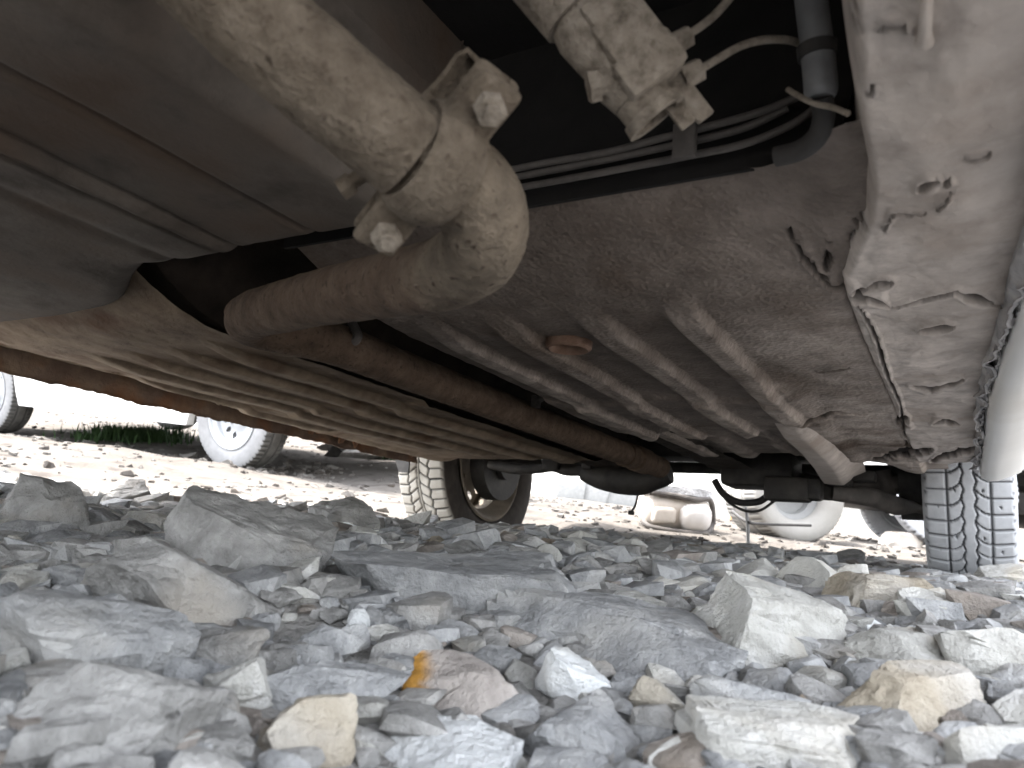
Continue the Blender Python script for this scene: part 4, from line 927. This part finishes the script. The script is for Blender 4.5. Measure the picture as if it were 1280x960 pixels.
# a crumpled bumper piece lying on the pale ground
M['plastic'] = mat('sun_bleached_tan_plastic', [(.3, (.50, .43, .36)), (.5, (.60, .54, .48)), (.7, (.66, .61, .56))], 7, rough=.6, bump=.3, bscale=40)
M['foil'] = mat('crumpled_grey_lining', [(.3, (.30, .29, .29)), (.6, (.68, .67, .67)), (.7, (.78, .77, .77))], 16, rough=.45, metal=.1, bump=1.0, bscale=30, bdist=.03)
M['lens'] = mat('milky_scuffed_plastic', [(.3, (.55, .50, .47)), (.7, (.68, .65, .62))], 9, rough=.4, bump=.2)
bp = hit(852, 668); dep = bp.y; sc_ = dep/FPX
bump_o = empty('bumper_piece', frame_at(bp+Vector((0, .12, 0)), 0, True)); tag(bump_o, 'crumpled tan bumper piece with grey lining lying on the pale ground', 'bumper')
Wd, Ht = 88*sc_, 66*sc_
def dented(name, c, d, bev, amp, m, seed, sub=3):
    bm = bmesh.new(); bmesh.ops.create_cube(bm, size=1)
    for v in bm.verts: v.co = Vector((v.co.x*d[0]+c[0], v.co.y*d[1]+c[1], v.co.z*d[2]+c[2]))
    bmesh.ops.bevel(bm, geom=list(bm.edges), offset=bev, segments=4, affect='EDGES', profile=.5)
    bmesh.ops.subdivide_edges(bm, edges=[e for e in bm.edges if e.calc_length() > .05], cuts=sub, use_grid_fill=True)
    for v in bm.verts: v.co += Vector((mnoise.noise(v.co*7+Vector((seed, 0, 0))), mnoise.noise(v.co*7+Vector((0, seed, 3))), mnoise.noise(v.co*7+Vector((5, 0, seed)))))*amp
    me = bpy.data.meshes.new(name); bm.to_mesh(me); bm.free(); me.materials.append(m); me.polygons.foreach_set('use_smooth', [True]*len(me.polygons)); me.set_sharp_from_angle(angle=math.radians(50))
    return link(bpy.data.objects.new(name, me), bump_o)
dented('cover', (0, .10, Ht*.36), (Wd*.96, .34, Ht*.70), .06, .012, M['plastic'], 1)
dented('bulge', (Wd*.22, -.055, Ht*.33), (Wd*.46, .10, Ht*.54), .045, .010, M['lens'], 4)
dented('panel', (-Wd*.22, -.062, Ht*.31), (Wd*.34, .05, Ht*.34), .02, .008, M['plastic'], 7)
dented('lining', (0, .14, Ht*.78), (Wd*.98, .40, Ht*.30), .05, .030, M['foil'], 9, 5)
mb = MB(); mb.tube([(-Wd*.49, -.03, .03), (-.1, -.09, .012), (Wd*.30, -.10, .01), (Wd*.50, -.02, .04), (Wd*.50, -.02, Ht*.45), (Wd*.43, -.03, Ht*.68), (Wd*.2, -.06, Ht*.66), (-.05, -.06, Ht*.70), (-Wd*.45, -.05, Ht*.70)], .011, 10, smooth=8); mb.build('edge_trim', M['mid_metal'], bump_o)
# pale blocks further back
M['block'] = mat('whitewashed_block', [(.3, (.24, .24, .235)), (.7, (.31, .31, .30))], 5, bump=.4, bscale=30, bdist=.006)
for u, v, wpx, hpx, rot, lab in [(712, 619, 34, 26, .1, 'whitewashed block beside the slanting pale panel'), (742, 622, 34, 30, .5, 'slanting pale panel between two whitewashed blocks'), (772, 627, 44, 28, -.1, 'long whitewashed block near the crumpled bumper piece')]:
    p = hit(u, v); k = p.y/FPX; o = None; mb = MB(); mb.box((0, 0, hpx*k/2-.02), (wpx*k, .25, hpx*k), Matrix.Rotation(rot*.4, 3, 'Y'), .015); o = mb.build('block', M['block'], None)
    o.matrix_world = frame_at(p+Vector((0, .15, 0)), rot*.4); tag(o, lab, 'block')
# big dust-coated tyre, rope barrier, white car at the right
M['bigtyre'] = mat('dust_coated_big_tyre', [(.3, (.24, .23, .21)), (.7, (.31, .30, .28))], 6, bump=.4, bscale=40, crack=(.10, .10, .10))
tp = hit(1000, 676); k = tp.y/FPX
Mx = Matrix((Vector((.10, -.995, 0)).normalized(), Vector((.995, .10, 0)).normalized(), Vector((0, 0, 1)))).transposed().to_4x4()
Rb = 62*k; Mx.translation = tp+Vector((-.0, .2, Rb-.02))
bt = empty('big_tyre', Mx); tag(bt, 'big tyre coated in pale dust standing behind the rope post', 'tyre')
tyre_mesh('tread', M['bigtyre'], bt, Rb, .38, 'x', 200, 20, rin=Rb*.5)
mb = MB(); mb.lathe([(-.12, Rb*.52), (-.10, Rb*.40), (-.06, Rb*.38), (-.05, .02)], (0, 0, 0), (1, 0, 0), 40); mb.lathe([(.12, Rb*.52), (.10, Rb*.40), (.06, Rb*.38), (.05, .02)], (0, 0, 0), (1, 0, 0), 40); mb.build('rim', M['block'], bt)
pp = hit(935, 679); k = pp.y/FPX
mb = MB(); mb.tube([(0, 0, -.03), (0.002, 0, 20*k), (-.003, 0, 44*k)], [.007, .006, .006], 10); o = mb.build('post', M['zinc'], None); o.location = pp; tag(o, 'thin steel rod standing in the ground holding a slack rope', 'post')
q0, q1 = hit(917, 668), hit(975, 676); mb = MB()
mb.tube([(q0.x, q0.y, q0.z+30*k), (pp.x, pp.y, pp.z+26*k), ((pp.x+q1.x)/2, (pp.y+q1.y)/2, pp.z+22*k), (q1.x+.2, q1.y+.2, q1.z+18*k)], .006, 8, smooth=6); o = mb.build('rope', M['rubber'], None); tag(o, 'slack dark rope tied across the thin steel rod', 'rope')
M['orange'] = mat('faded_orange_plastic', [(.3, (.55, .22, .08)), (.7, (.66, .34, .16))], 6, bump=.1)
op = hit(926, 652); k = op.y/FPX; mb = MB(); mb.box((0, 0, 12*k), (16*k, .16, 26*k), None, .02); mb.box((0, -.02, 26*k), (10*k, .10, 6*k), None, .01); o = mb.build('crate', M['orange'], None); o.matrix_world = frame_at(op+Vector((0, .2, 0)), .2); tag(o, 'faded orange crate behind the slack rope', 'crate')
cp = hit(1125, 692); Mx = frame_at(cp+Vector((2.0, 1.1, Gs(cp.x+2.0, cp.y+1.1)-cp.z)), math.radians(-72))
c2 = empty('parked_car', Mx); tag(c2, 'white car parked behind the studded front tyre', 'car', None)
car_body(c2, M['paint'], M['glass'], M['black'], sill=.24, half=.80)
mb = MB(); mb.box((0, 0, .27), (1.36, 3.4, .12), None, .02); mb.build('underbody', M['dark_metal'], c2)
for sx in (-1, 1):
    for sy in (-1, 1): wheel(c2, Matrix.Translation((sx*.70, sy*1.22, .29)), M['tyre'], M['rim_w'], 'x', sx, na=160, ns=20)
V, F = rock_shape(3, 412, (.10, .08, .05), 9, .1, .2); dp = hit(1125, 684); o = fmesh('scrap_lump', V, F, M['plastic'], angle=30); o.location = (dp.x, dp.y, dp.z+.03); tag(o, 'small tan scrap lump in front of the white car behind the tyre', 'scrap')
